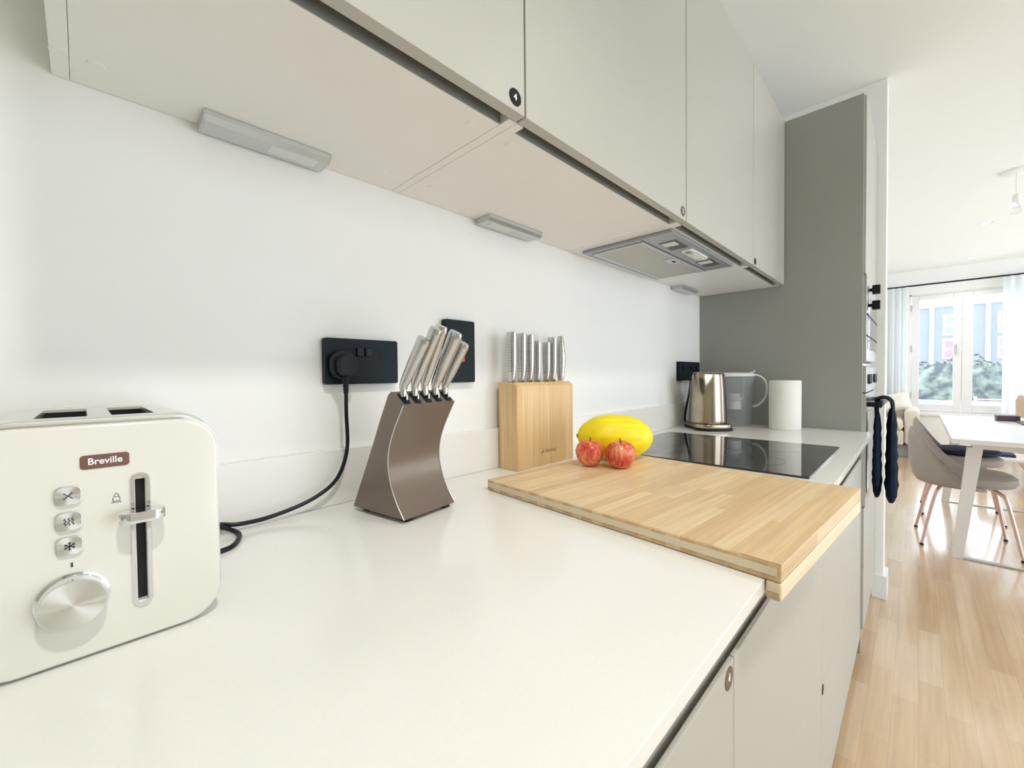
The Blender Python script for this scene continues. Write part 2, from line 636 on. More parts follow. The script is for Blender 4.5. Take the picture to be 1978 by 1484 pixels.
# far wall with window opening
y0, y1, z0, z1 = -2.32, -0.69, 0.545, 2.238
b = MB()
b.box(XW, XW + 0.15, -3.6, WY, 0, z0).box(XW, XW + 0.15, -3.6, WY, z1, ZC)
b.box(XW, XW + 0.15, y1, WY, z0, z1).box(XW, XW + 0.15, -3.6, y0, z0, z1)
struct('wall_far', b, wall_m, smooth=0)
struct('trim_1', MB().box(XR - 0.014, XR + 0.134, -0.679, -0.62, 0, 0.118, 0.003), mat('skirting_white', (0.83, 0.83, 0.83), 0.35))
struct('baseboard_far', MB().box(XW - 0.014, XW, -3.5, 0.0, 0, 0.118, 0.003), MATS['skirting_white'])
struct('trim_2', MB().box(XW - 0.05, XW + 0.02, y0 - 0.03, y1 + 0.03, z0 - 0.03, z0 + 0.004, 0.004), frame_m)

# window_1: far casement window, a frame and sashes with panes
win = bpy.data.objects.new('window_1', None)
C.objects.link(win)
win.location = (XW + 0.05, -1.5, z0)
win['kind'] = 'structure'
fb = MB()
X0, X1 = XW + 0.02, XW + 0.09
fb.box(X0, X1, y1 - 0.022, y1, z0, z1, 0.003).box(X0, X1, y0, y0 + 0.022, z0, z1, 0.003)
fb.box(X0, X1, y0, y1, z1 - 0.022, z1, 0.003).box(X0, X1, y0, y1, z0, z0 + 0.022, 0.003)
obj('window_frame', fb, frame_m, win, world=True)
for a, c_, g0, g1 in ((-0.714, -1.213, -0.795, -1.135), (-1.217, -1.70, -1.318, -1.625), (-1.704, -2.298, -1.78, -2.22)):
    s = MB()
    za, zb, ga, gb = z0 + 0.024, z1 - 0.024, 0.672, 2.15
    s.box(X0 + 0.005, X1 - 0.01, g0, a, za, zb, 0.004).box(X0 + 0.005, X1 - 0.01, c_, g1, za, zb, 0.004)
    s.box(X0 + 0.005, X1 - 0.01, g1, g0, gb, zb, 0.004).box(X0 + 0.005, X1 - 0.01, g1, g0, za, ga, 0.004)
    so = obj('sash', s, frame_m, win, world=True)
    obj('pane', MB().box(X0 + 0.03, X0 + 0.036, g1 - 0.003, g0 + 0.003, ga - 0.003, gb + 0.003), glass_m, so, smooth=0, world=True)
obj('window_handle', MB().box(X0 - 0.012, X0 + 0.006, -1.178, -1.160, 1.37, 1.50, 0.004).box(X0 - 0.03, X0 - 0.01, -1.176, -1.162, 1.39, 1.46, 0.004), alu_m, win, world=True)
for zz in (1.42, 2.0, 0.75):
    obj('hinge', MB().box(X0 - 0.008, X0 + 0.008, -0.722, -0.708, zz, zz + 0.09, 0.002), alu_m, win, world=True)

# added_door_1 / added_door_2 unseen glazed doors on the right, added and sized for their daylight
def plain_window(name, axis, p, a0, a1, z0_, z1_, nm):
    r = bpy.data.objects.new(name, None)
    C.objects.link(r)
    r['kind'] = 'structure'
    f = MB()
    t = 0.06
    k = nm
    cuts = [a0 + (a1 - a0) * i / k for i in range(k + 1)]
    def bx(m_, u0, u1, w0, w1, d=0.05):
        if axis == 'x':
            m_.box(p - d, p, u0, u1, w0, w1)
        else:
            m_.box(u0, u1, p - d, p, w0, w1)
    bx(f, a0, a1, z0_, z0_ + t)
    bx(f, a0, a1, z1_ - t, z1_)
    for c in cuts:
        u = min(max(c - t / 2, a0), a1 - t)
        bx(f, u, u + t, z0_ + t, z1_ - t)
    obj('window_frame', f, frame_m, r, smooth=0)
    g = MB()
    bx(g, a0 + t, a1 - t, z0_ + t, z1_ - t, 0.006)
    obj('pane', g, glass_m, r, smooth=0)


plain_window('added_door_1', 'y', -3.03, 0.55, 2.35, 0.0, 2.25, 2)
plain_window('added_door_2', 'y', -3.53, 3.5, 7.7, 0.0, 2.25, 5)

# ------------------------------------------------------------------ worktop
YF, ZW = -0.6552, 0.90
wt = thing('worktop', 'long white speckled stone worktop running under the wall cabinets', 'worktop', (0.7, -0.3, 0.884))
obj('slab', MB().box(-0.449, XL - 0.001, YF, WY - 0.001, 0.8845, ZW, 0.0012), top_m, wt, world=True)
obj('upstand', MB().box(-0.449, XL - 0.001, 0.0, WY - 0.001, ZW + 0.0002, 1.002, 0.001), top_m, wt, world=True)

# ------------------------------------------------------------------ base units
YD = -0.6208


def sticker(parent, s, x, y, z, r, m, sz):
    d = obj('number_sticker', MB().lathe([(r, y), (r, y - 0.0006)], (x, 0, z), 32, axis='y'), m, parent, world=True)
    root = Vector((0, 0, 0))
    q = parent
    while q is not None:
        root += q.location
        q = q.parent
    if s:
        text('numeral', s, sz, white_ink, d, Vector((x, y - 0.0007, z)) - root, (1, 0, 0), (0, 0, 1), 0.0002, 0.0004)
    return d


def base_unit(x0, x1, label, splits):
    t = thing('base_cabinet', label, 'kitchen cabinet', ((x0 + x1) / 2, -0.31, 0), group=None)
    c = MB()
    c.box(x0 + 0.0005, x0 + 0.017, -0.600, 0.0, 0.09, 0.884).box(x1 - 0.017, x1 - 0.0005, -0.600, 0.0, 0.09, 0.884)
    c.box(x0 + 0.0175, x1 - 0.0175, -0.60, 0.0, 0.09, 0.106).box(x0 + 0.0175, x1 - 0.0175, -0.012, 0.0, 0.106, 0.884)
    c.box(x0 + 0.0175, x1 - 0.0175, -0.585, -0.55, 0.80, 0.884)
    obj('carcass', c, rail_m, t, world=True)
    obj('grip_rail', MB().box(x0 + 0.0005, x1 - 0.0005, -0.6090, -0.6005, 0.70, 0.884), mat('pale_rail', (0.62, 0.60, 0.55), 0.35), t, world=True)
    obj('plinth', MB().box(x0 + 0.0003, x1 - 0.0003, -0.575, -0.56, 0, 0.0895), door_m, t, world=True)
    out = []
    zs = [0.065] + splits + [0.790]
    for i in range(len(zs) - 1):
        nm = 'drawer_front' if splits else 'door'
        a, b_ = zs[i] + (0.0012 if i else 0), zs[i + 1] - (0.0012 if i < len(zs) - 2 else 0)
        m_ = MB().box(x0 + 0.0008, x1 - 0.0008, YD, YD + 0.0058, a, b_, 0.0010).box(x0 + 0.0008, x1 - 0.0008, YD + 0.0059, YD + 0.0165, a, b_ - 0.03)
        out.append(obj(nm, m_, door_m, t, world=True))
    return t, out


_, d0 = base_unit(-0.448, -0.06, 'cashmere base cabinet at the near end under the toaster', [])
_, d1 = base_unit(-0.06, 0.543, 'cashmere base cabinet with a brown round numbered sticker on its door', [])
_, d2 = base_unit(0.543, 1.200, 'cashmere base cabinet with one tall door under the bamboo board', [])
_, d3 = base_unit(1.200, 1.83, 'cashmere drawer cabinet under the black hob, tiny sticker on its lower drawer', [0.394])
_, d4 = base_unit(1.83, XL - 0.002, 'narrow cashmere base cabinet next to the tall grey unit', [])
sticker(d1[0], '4', 0.5235, YD - 0.0001, 0.774, 0.0135, sticker_b, 0.014)
sticker(d3[0], '', 1.216, YD - 0.0001, 0.372, 0.0125, sticker_m, 0.01)

# ------------------------------------------------------------------ wall units
ZU, YU, ZT = 1.522, -0.3535, 2.2332


def wall_unit(x0, x1, label, left_t=0.016, group=None, caps=()):
    t = thing('wall_cabinet', label, 'kitchen cabinet', ((x0 + x1) / 2, -0.16, ZU), group=group)
    c = MB()
    c.box(x0 + 0.0004, x0 + left_t, YU + 0.0205, WY - 0.001, ZU, ZT).box(x1 - 0.016, x1 - 0.0004, YU + 0.0205, WY - 0.001, ZU, ZT)
    c.box(x0 + left_t, x1 - 0.016, YU + 0.0205, WY - 0.001, ZT - 0.016, ZT).box(x0 + left_t, x1 - 0.016, -0.004, WY - 0.001, ZU + 0.016, ZT - 0.016)
    obj('carcass', c, carc_m, t, world=True)
    obj('bottom_panel', MB().box(x0 + left_t + 0.0004, x1 - 0.0164, -0.3138, WY - 0.001, ZU + 0.0003, ZU + 0.016, 0.0004), carc_m, t, world=True)
    obj('grip_rail', MB().box(x0 + left_t + 0.0005, x1 - 0.0165, -0.3155, -0.3140, ZU + 0.0006, ZU + 0.055), mat('recess_rail', (0.26, 0.27, 0.255), 0.4), t, world=True)
    d = obj('door', MB().box(x0 + 0.0015, x1 - 0.0015, YU, YU + 0.0195, ZU + 0.001, ZT, 0.002), door_m, t, world=True)
    for x, y in caps:
        obj('cam_cap', MB().lathe([(0.0085, ZU + 0.0003), (0.008, ZU - 0.0006)], (x, y, 0), 24), carc_m, t, world=True)
    return t, d


_, w1 = wall_unit(-0.0188, 0.466, 'pale wall cabinet at the near end with black sticker numbered 4', caps=[(0.4192, -0.283), (0.416, -0.061), (0.0198, -0.05), (-0.011, -0.05)])
_, w2 = wall_unit(0.466, 1.066, 'pale wall cabinet with sticker numbered 2, between the near one and the hood cabinet', caps=[(0.5016, -0.2845), (0.5001, -0.062), (1.035, -0.28)])
_, w3 = wall_unit(1.066, 1.6604, 'pale wall cabinet that carries the extractor hood', group=None)
_, w4 = wall_unit(1.6604, XL - 0.002, 'narrow pale wall cabinet against the tall grey panel with tiny dark sticker')
sticker(w1, '4', 0.4436, YU - 0.0001, 1.5424, 0.0122, sticker_m, 0.0125)
sticker(w2, '2', 1.0433, YU - 0.0001, 1.5434, 0.0125, sticker_b, 0.014)
sticker(w4, '', 1.683, YU - 0.0001, 1.540, 0.0122, sticker_m, 0.01)


def strip_light(x0, x1, lens0, lens1, label):
    t = thing('cabinet_light', label, 'light', ((x0 + x1) / 2, -0.02, ZU), group='strip lights under the wall cabinets')
    ya, yb, zb = -0.044, 0.004, ZU - 0.014
    prof = [(ya, ZU - 0.0002), (ya, ZU - 0.0075), (ya + 0.007, zb), (yb, zb), (yb, ZU - 0.0002)]
    m_ = MB()
    m_.loft([[Vector((x, y, z)) for y, z in prof] for x in (x0 + 0.0022, x1 - 0.0022)])
    obj('housing', m_, alu_m, t, world=True)
    for x in (x0, x1 - 0.002):
        obj('end_cap', MB().loft([[Vector((xx, y, z)) for y, z in prof] for xx in (x, x + 0.002)]), alu_m, t, world=True)
    obj('diffuser', MB().box(lens0, lens1, -0.033, -0.007, zb - 0.0008, zb + 0.0005, 0.0003), lens_m, t, world=True)


strip_light(0.1275, 0.3055, 0.216, 0.288, 'aluminium strip light nearest the camera, under the near wall cabinet')
strip_light(0.675, 0.866, 0.695, 0.765, 'aluminium strip light under the second wall cabinet, above the wooden block')
strip_light(1.80, 1.975, 1.88, 1.95, 'small aluminium strip light beyond the extractor hood near the grey panel')

# extractor hood
hd = thing('extractor_hood', 'grey built-in extractor hood with metal filter set under the wall cabinet', 'extractor hood', (1.335, -0.166, ZU))
obj('frame', MB().box(1.083, 1.586, -0.3085, -0.022, ZU - 0.009, ZU - 0.0004, 0.0015), hood_m, hd, world=True)
fr = MB()
fr.box(1.105, 1.572, -0.052, -0.045, ZU - 0.0125, ZU - 0.0088, 0.0008).box(1.105, 1.572, -0.214, -0.207, ZU - 0.0125, ZU - 0.0088, 0.0008)
fr.box(1.105, 1.112, -0.207, -0.052, ZU - 0.0125, ZU - 0.0088, 0.0008).box(1.565, 1.572, -0.207, -0.052, ZU - 0.0125, ZU - 0.0088, 0.0008)
obj('filter_rim', fr, alu_m, hd, world=True)
filt = obj('filter_mesh', MB().box(1.112, 1.565, -0.207, -0.052, ZU - 0.0108, ZU - 0.0088), mat('filter_weave', (0.50, 0.48, 0.42), 0.45, 0.4, noise=0.2, nscale=700), hd, world=True, smooth=0)
obj('filter_catch', MB().box(1.325, 1.395, -0.206, -0.172, ZU - 0.0125, ZU - 0.0106, 0.0008), alu_m, filt, world=True)
obj('catch_slot', MB().box(1.352, 1.374, -0.197, -0.188, ZU - 0.0131, ZU - 0.0124, 0.0003), dark_m, filt, world=True)
obj('seam', MB().box(1.09, 1.58, -0.2185, -0.2165, ZU - 0.0094, ZU - 0.0088), dark_m, hd, world=True, smooth=0)
obj('control_pad', MB().prism(rrect(0.145, 0.036, 0.017), 0.006, (1.335, -0.272, ZU - 0.0145), (1, 0, 0), (0, 1, 0), (0, 0, 1), 0.0015), white_pl, hd, world=True)
for i, x in enumerate((1.285, 1.318, 1.351, 1.384)):
    obj('push_button', MB().box(x - 0.011, x + 0.011, -0.280, -0.264, ZU - 0.0165, ZU - 0.0144, 0.0006), rail_m if i == 0 else white_pl, hd, world=True)
for x in (1.20, 1.475):
    lp = obj('lamp_recess', MB().box(x - 0.045, x + 0.045, -0.288, -0.236, ZU - 0.0098, ZU - 0.0089, 0.0003), mat('lamp_well', (0.10, 0.10, 0.085), 0.5), hd, world=True)
    obj('lamp_lens', MB().box(x - 0.040, x - 0.004, -0.280, -0.241, ZU - 0.0125, ZU - 0.0097, 0.001), lens_m, lp, world=True)

# ------------------------------------------------------------------ tall unit with ovens
YT = -0.629
tu = thing('tall_cabinet', 'tall grey housing unit at the end of the worktop holding the ovens', 'kitchen cabinet', (2.44, -0.3, 0))
obj('end_panel', MB().box(XL, XL + 0.018, YT + 0.0075, WY - 0.001, 0.0, ZT, 0.001), panel_m, tu, world=True)
c = MB()
c.box(XR - 0.019, XR - 0.001, YT + 0.021, WY - 0.001, 0.09, ZT).box(XL + 0.0185, XR - 0.0195, YT + 0.021, WY - 0.001, ZT - 0.018, ZT)
c.box(XL + 0.0185, XR - 0.0195, -0.01, WY - 0.001, 0.09, ZT - 0.018).box(XL + 0.0185, XR - 0.0195, YT + 0.021, -0.01, 0.575, 0.59)
c.box(XL + 0.0185, XR - 0.0195, YT + 0.021, -0.01, 1.53, 1.545).box(XL + 0.0185, XR - 0.0195, YT + 0.021, -0.01, 1.163, 1.177)
obj('carcass', c, carc_m, tu, world=True)
obj('door', MB().box(XL + 0.0195, XR - 0.002, YT, YT + 0.019, 1.533, ZT, 0.0015), door_m, tu, world=True)
obj('drawer_front', MB().box(XL + 0.0195, XR - 0.002, YT, YT + 0.019, 0.345, 0.585, 0.0015), door_m, tu, world=True)
obj('drawer_front', MB().box(XL + 0.0195, XR - 0.002, YT, YT + 0.019, 0.092, 0.342, 0.0015), door_m, tu, world=True)
obj('plinth', MB().box(XL + 0.0195, XR - 0.002, -0.605, -0.59, 0.0, 0.089), mat('pale_plinth', (0.70, 0.72, 0.76), 0.3), tu, world=True)


def oven(name, label, cat, z0_, z1_, zctrl, hz, knobs):
    t = thing(name, label, cat, ((XL + XR) / 2, -0.35, z0_))
    xa, xb = XL + 0.0205, XR - 0.0215
    obj('body', MB().box(xa + 0.003, xb - 0.003, YT + 0.0215, -0.08, z0_ + 0.003, z1_ - 0.003), hood_m, t, world=True, smooth=0)
    obj('oven_door', MB().box(xa, xb, YT - 0.004, YT + 0.02, z0_ + 0.002, zctrl - 0.004, 0.002), mat('oven_steel', (0.66, 0.66, 0.68), 0.22, 0.9), t, world=True)
    obj('door_glass', MB().box(xa + 0.05, xb - 0.05, YT - 0.0052, YT - 0.0042, z0_ + 0.05, zctrl - 0.08), glassk_m, t, world=True, smooth=0)
    if z1_ - zctrl > 0.02:
        cp = obj('control_panel', MB().box(xa, xb, YT - 0.004, YT + 0.02, zctrl, z1_ - 0.002, 0.002), MATS['oven_steel'], t, world=True)
        for x in knobs:
            obj('knob', MB().lathe([(0.021, YT - 0.0042), (0.020, YT - 0.010), (0.017, YT - 0.011)], (x, 0, (zctrl + z1_) / 2), 24, axis='y'), black_m, cp, world=True)
    if hz:
        h = obj('handle', MB().box(XL + 0.06, XR - 0.06, YT - 0.05, YT - 0.036, hz - 0.012, hz + 0.012, 0.003), black_m, t, world=True)
        for x in (XL + 0.075, XR - 0.075):
            obj('handle_post', MB().box(x - 0.012, x + 0.012, YT - 0.0358, YT - 0.0045, hz - 0.010, hz + 0.010, 0.002), black_m, h, world=True)
    return t


mw = oven('microwave_oven', 'built-in compact oven above, with two small square black handles', 'oven', 1.179, 1.528, 1.528, 0, ())
# second handle under the first one (two-part door)
for hz_ in (1.482, 1.4175):
    h = obj('handle', MB().box(2.285, 2.318, YT - 0.038, YT - 0.012, hz_ - 0.018, hz_ + 0.018, 0.002), black_m, mw, world=True)
    obj('handle_stem', MB().box(2.294, 2.309, YT - 0.0118, YT - 0.0045, hz_ - 0.006, hz_ + 0.006), black_m, h, world=True)
for z in (1.283, 1.368):
    obj('door_seam', MB().box(XL + 0.022, XR - 0.023, YT - 0.0056, YT - 0.0043, z - 0.0035, z + 0.0035), dark_m, mw, world=True, smooth=0)
oven('oven', 'built-in steel oven with knobs and a black bar handle holding oven gloves', 'oven', 0.592, 1.160, 1.055, 1.005, (XL + 0.12, XL + 0.20, XR - 0.20, XR - 0.12))

# double oven glove over the bar handle
gl = thing('oven_gloves', 'navy quilted double oven gloves hanging over the oven handle', 'oven gloves', (2.32, -0.69, 0.62))
yh, zh = YT - 0.043, 1.005


def mitt(x, y, z0_, z1_, wx, ty):
    rings = []
    n = 16
    for i in range(n + 1):
        t_ = i / n
        z = z0_ + (z1_ - z0_) * t_
        env = min(1, (max(0.02, t_) * 9) ** 0.5) * min(1, (max(0.02, 1 - t_) * 12) ** 0.5)
        w_ = wx * env * (1 - 0.25 * t_)
        q = ty * env * (1 + 0.12 * sin(t_ * 40)) * (1 - 0.35 * t_)
        rings.append([Vector((x + w_ * cos(a) + 0.004 * sin(z * 30), y + q * sin(a), z)) for a in [2 * pi * j / 16 for j in range(16)]])
    return MB().loft(rings)


obj('mitt', mitt(2.30, yh - 0.034, 0.600, 0.985, 0.075, 0.023), navy_m, gl, world=True)
obj('mitt', mitt(2.32, yh + 0.012, 0.61, 0.965, 0.075, 0.017), navy_m, gl, world=True)
obj('mitt', mitt(2.24, yh + 0.010, 0.665, 0.965, 0.05, 0.015), navy_m, gl, world=True)
sp = [(yh + 0.012, 0.93), (yh + 0.0145, zh), (yh + 0.009, zh + 0.022), (yh - 0.012, zh + 0.027), (yh - 0.028, zh + 0.018), (yh - 0.036, zh - 0.005), (yh - 0.036, 0.93)]
spp = smoothpath([(2.30, y, z) for y, z in sp], 5)
sm_ = MB().tube(spp, [(0.0065, 0.07)] * len(spp), 12, ref=(0, 1, 0))
obj('strap', sm_, navy_m, gl, world=True)

# ------------------------------------------------------------------ sockets
def double_socket():
    t = thing('wall_socket', 'black double socket with a plug in its left outlet', 'socket', (0.377, WY, 1.167))
    X, Z = 0.377, 1.1668
    obj('plate', MB().prism(rrect(0.146, 0.086, 0.004, 4), 0.0155, (X, WY - 0.0003, Z), (1, 0, 0), (0, 0, 1), (0, -1, 0), 0.001), sock_m, t, world=True)
    for x in (0.369, 0.386):
        obj('rocker_switch', MB().box(x - 0.0065, x + 0.0065, -0.0082, -0.0034, Z + 0.010, Z + 0.026, 0.0012), black_m, t, world=True)
    h = MB()
    for cx in (0.414,):
        h.box(cx - 0.002, cx + 0.002, -0.0042, -0.0034, Z + 0.004, Z + 0.012)
        h.box(cx - 0.014, cx - 0.007, -0.0042, -0.0034, Z - 0.0135, Z - 0.0095).box(cx + 0.007, cx + 0.014, -0.0042, -0.0034, Z - 0.0135, Z - 0.0095)
    obj('pin_holes', h, dark_m, t, world=True, smooth=0)
    return t


double_socket()
t = thing('cooker_switch', 'tall black switch plate with a red rocker behind the knife handles', 'switch', (0.6145, WY, 1.195))
obj('plate', MB().prism(rrect(0.086, 0.146, 0.004, 4), 0.0155, (0.6145, WY - 0.0003, 1.1949), (1, 0, 0), (0, 0, 1), (0, -1, 0), 0.001), sock_m, t, world=True)
obj('rocker_switch', MB().box(0.602, 0.622, -0.010, -0.0034, 1.170, 1.194, 0.002), red_m, t, world=True)
t = thing('wall_socket', 'wide black socket plate behind the kettle near the grey panel', 'socket', (1.98, WY, 1.15))
obj('plate', MB().prism(rrect(0.238, 0.0865, 0.004, 4), 0.0155, (1.979, WY - 0.0003, 1.1495), (1, 0, 0), (0, 0, 1), (0, -1, 0), 0.001), sock_m, t, world=True)
for x in (1.90, 1.99, 2.06):
    obj('rocker_switch', MB().box(x - 0.008, x + 0.008, -0.0078, -0.0034, 1.155, 1.175, 0.0012), black_m, t, world=True)

# toaster lead: plug in the socket, cord down the wall and behind the toaster
t = thing('power_cord', 'black toaster lead hanging from the double socket down to the worktop', 'cable', (0.33, -0.01, 1.15))
pg = MB()
pg.prism(rrect(0.046, 0.052, 0.020, 6), 0.014, (0.331, -0.0086, 1.160), (1, 0, 0), (0, 0, 1), (0, -1, 0), 0.003)
pg.prism(rrect(0.034, 0.040, 0.016, 6), 0.020, (0.331, -0.022, 1.158), (1, 0, 0), (0, 0, 1), (0, -1, 0), 0.004)
po = obj('plug', pg, black_m, t, world=True)
sr = MB()
for i in range(5):
    z = 1.137 - i * 0.005
    sr.lathe([(0.0062 - 0.0003 * i, z), (0.0062 - 0.0003 * i, z - 0.003)], (0.330, -0.029, 0), 16)
sr.lathe([(0.0048, 1.140), (0.0042, 1.108)], (0.330, -0.029, 0), 16)
obj('strain_relief', sr, black_m, po, world=True)
cp_ = smoothpath([(0.330, -0.029, 1.112), (0.3307, -0.027, 1.0697), (0.3325, -0.025, 1.0126), (0.3235, -0.025, 0.975), (0.3075, -0.024, 0.9485),
                  (0.280, -0.022, 0.930), (0.246, -0.020, 0.918), (0.20, -0.02, 0.9105), (0.160, -0.020, 0.911), (0.139, -0.012, 0.914), (0.118, -0.014, 0.912),
                  (0.108, -0.018, 0.910)], 8)
obj('cord', MB().tube(cp_, 0.0034, 10), black_m, t, world=True)
cp_ = smoothpath([(0.112, -0.022, 0.918), (0.135, -0.02, 0.914), (0.152, -0.024, 0.9055), (0.157, -0.045, 0.9036), (0.150, -0.072, 0.9036), (0.138, -0.093, 0.9036), (0.124, -0.100, 0.9036), (0.112, -0.098, 0.904)], 8)
obj('cord', MB().tube(cp_, 0.0033, 10), black_m, t, world=True)

# ------------------------------------------------------------------ toaster
TX, TW = 0.0115, 0.162
ts = thing('toaster', 'cream two-slice toaster with chrome dial and lever at the left of the worktop', 'toaster', (TX, -0.15, ZW))


def tp(z):  # world z to local
    return z - ZW


def tshell(w_, h_, r_, ya, yb, cz, bev):
    return MB().prism(rrect(w_, h_, r_, 10), abs(yb - ya), (TX, yb, cz), (1, 0, 0), (0, 0, 1), (0, -1, 0), bev)


body = obj('body', tshell(0.158, 0.1945, 0.028, -0.258, -0.034, 1.0065, 0.004), mat('toaster_shell', (0.70, 0.69, 0.64), 0.22, 0.35, coat=0.3), ts, world=True)
k = MB()
for xa, xb in ((-0.030, 0.0025), (0.0185, 0.049)):
    k.box(xa, xb, -0.228, -0.086, 1.03, 1.12)
off = Vector(ts.location)
k.shift(-off)
cut(body, k)
for xa, xb in ((-0.030, 0.0025), (0.0185, 0.049)):
    liner = MB().box(xa - 0.001, xb + 0.001, -0.229, -0.085, 1.0285, 1.0298)
    liner.box(xa, xa + 0.001, -0.228, -0.086, 1.0298, 1.101).box(xb - 0.001, xb, -0.228, -0.086, 1.0298, 1.101)
    liner.box(xa + 0.001, xb - 0.001, -0.228, -0.227, 1.0298, 1.101).box(xa + 0.001, xb - 0.001, -0.087, -0.086, 1.0298, 1.101)
    so = obj('bread_slot', liner, dark_m, ts, world=True, smooth=0)
    gd = MB()
    for j in range(5):
        yy = -0.205 + j * 0.024
        gd.tube([(xa + 0.008, yy, 1.035), (xa + 0.008, yy, 1.094)], 0.0008, 6)
        gd.tube([(xb - 0.008, yy, 1.035), (xb - 0.008, yy, 1.094)], 0.0008, 6)
    obj('bread_guide', gd, chrome_m, so, world=True)
obj('chrome_trim', tshell(0.1655, 0.2000, 0.0310, -0.263, -0.2575, 1.0005, 0.001), chrome_m, ts, world=True)
front = obj('front_panel', tshell(0.162, 0.197, 0.029, -0.272, -0.2632, 1.0005, 0.003), cream_m, ts, world=True)
k = MB().box(0.0305, 0.0375, -0.28, -0.2655, 0.937, 1.0475)
cut(front, k.shift(-off))
rear = obj('rear_panel', tshell(0.162, 0.197, 0.029, -0.0338, -0.026, 1.0005, 0.003), mat('toaster_rear', (0.6, 0.59, 0.55), 0.3), ts, world=True)
# lever slot surround (ring), dark liner, lever
ring = MB()
ro, ri = rrect(0.0145, 0.1225, 0.0068, 6), rrect(0.0070, 0.1125, 0.0028, 6)
A_ = [Vector((0.034 + x, -0.2721, 0.992 + z)) for x, z in ro]
B_ = [Vector((0.034 + x, -0.2735, 0.992 + z)) for x, z in rrect(0.0130, 0.121, 0.0062, 6)]
C_ = [Vector((0.034 + x, -0.2735, 0.992 + z)) for x, z in rrect(0.0078, 0.1135, 0.0032, 6)]
D_ = [Vector((0.034 + x, -0.2680, 0.992 + z)) for x, z in ri]
ring.loft([A_, B_, C_, D_], cap=False)
obj('lever_surround', ring, chrome_m, ts, world=True)
obj('lever_slot', MB().box(0.0308, 0.0372, -0.2663, -0.2656, 0.9372, 1.0473), dark_m, ts, world=True, smooth=0)
lv = MB()
lv.prism([(x, -0.005 + y) for x, y in rrect(0.032, 0.017, 0.0082, 8)], 0.0098, (0.0342, -0.281, 1.0125), (1, 0, 0), (0, 1, 0), (0, 0, 1), 0.0014)
lv.box(0.0318, 0.0362, -0.279, -0.2668, 1.0140, 1.0200)
obj('lever', lv, chrome_m, ts, world=True)
# dial
kn = MB().lathe([(0.0222, -0.2722), (0.0222, -0.2740), (0.0208, -0.2745), (0.0204, -0.2855), (0.0197, -0.2868)], (-0.0092, 0, 0.9545), 64, axis='y')
dial = obj('dial', kn, chrome_m, ts, world=True)
fc = thing('x', None, None)
bpy.data.objects.remove(fc)
df = MB().lathe([(0.0001, 0.0), (0.0194, 0.0), (0.0192, -0.0004), (0.0001, -0.0004)], (0, 0, 0), 96, axis='y', cap=False)
dfo = obj('dial_face', df, MATS['radial'], dial)
dfo.location = Vector((-0.0092, -0.2868, 0.9545)) - off
obj('dial_mark', MB().box(-0.0099, -0.0087, -0.2726, -0.2719, 0.9815, 0.9850), ink_m, ts, world=True, smooth=0)
# buttons
for i, z in enumerate((1.0415, 1.0203, 0.9998)):
    bo = obj('button', MB().prism(rrect(0.0155, 0.0155, 0.0045, 6), 0.0026, (0, 0, 0), (1, 0, 0), (0, 0, 1), (0, -1, 0), 0.0006), MATS['radial'], ts)
    bo.location = Vector((-0.0102, -0.2721, z)) - off
    g = MB()
    yb = -0.2750
    if i == 0:
        for s_ in (1, -1):
            g.tube([(-0.0102 - 0.0026, yb, z - 0.0026 * s_), (-0.0102 + 0.0026, yb, z + 0.0026 * s_)], 0.0003, 6)
    elif i == 1:
        for dx in (-0.0022, 0, 0.0022):
            g.tube([(-0.0102 + dx + 0.0006 * sin(q * 1.3), yb, z - 0.003 + q * 0.0006) for q in range(11)], 0.0003, 6)
    else:
        for q in range(3):
            a = q * pi / 3 + pi / 6
            g.tube([(-0.0102 - 0.0032 * cos(a), yb, z - 0.0032 * sin(a)), (-0.0102 + 0.0032 * cos(a), yb, z + 0.0032 * sin(a))], 0.0004, 6)
            for s_ in (1, -1):
                g.sphere((-0.0102 + s_ * 0.0026 * cos(a), yb, z + s_ * 0.0026 * sin(a)), 0.0008, n=8, m=6)
    obj('button_symbol', g, ink_m, bo, world=True)
# lift symbol and badge
g = MB()
yb = -0.2721
g.tube([(0.0150, yb, 1.0295), (0.0215, yb, 1.0295)], 0.00025, 6)
g.tube([(0.0162, yb, 1.0306), (0.0162, yb, 1.0335), (0.0172, yb, 1.0345), (0.0196, yb, 1.0345), (0.0206, yb, 1.0335), (0.0206, yb, 1.0306), (0.0162, yb, 1.0306)], 0.00025, 6)
g.tube([(0.0166, yb, 1.0350), (0.0184, yb, 1.0378), (0.0202, yb, 1.0350)], 0.00025, 6)
obj('lift_symbol', g, ink_m, ts, world=True)
bd = obj('badge', MB().prism(rrect(0.0305, 0.0118, 0.0026, 6), 0.0008, (0.0122, -0.2720, 1.0672), (1, 0, 0), (0, 0, 1), (0, -1, 0), 0.0003), badge_m, ts, world=True)
text('badge_lettering', 'Breville', 0.0078, white_ink, bd, Vector((0.0122, -0.2731, 1.0674)) - off, (1, 0, 0), (0, 0, 1), 0.0002, 0.00012, 0.92)
for x in (-0.045, 0.068):
    for y in (-0.235, -0.06):
        obj('foot', MB().lathe([(0.009, ZW + 0.0003), (0.010, 0.9095)], (x, y, 0), 16), black_m, ts, world=True)

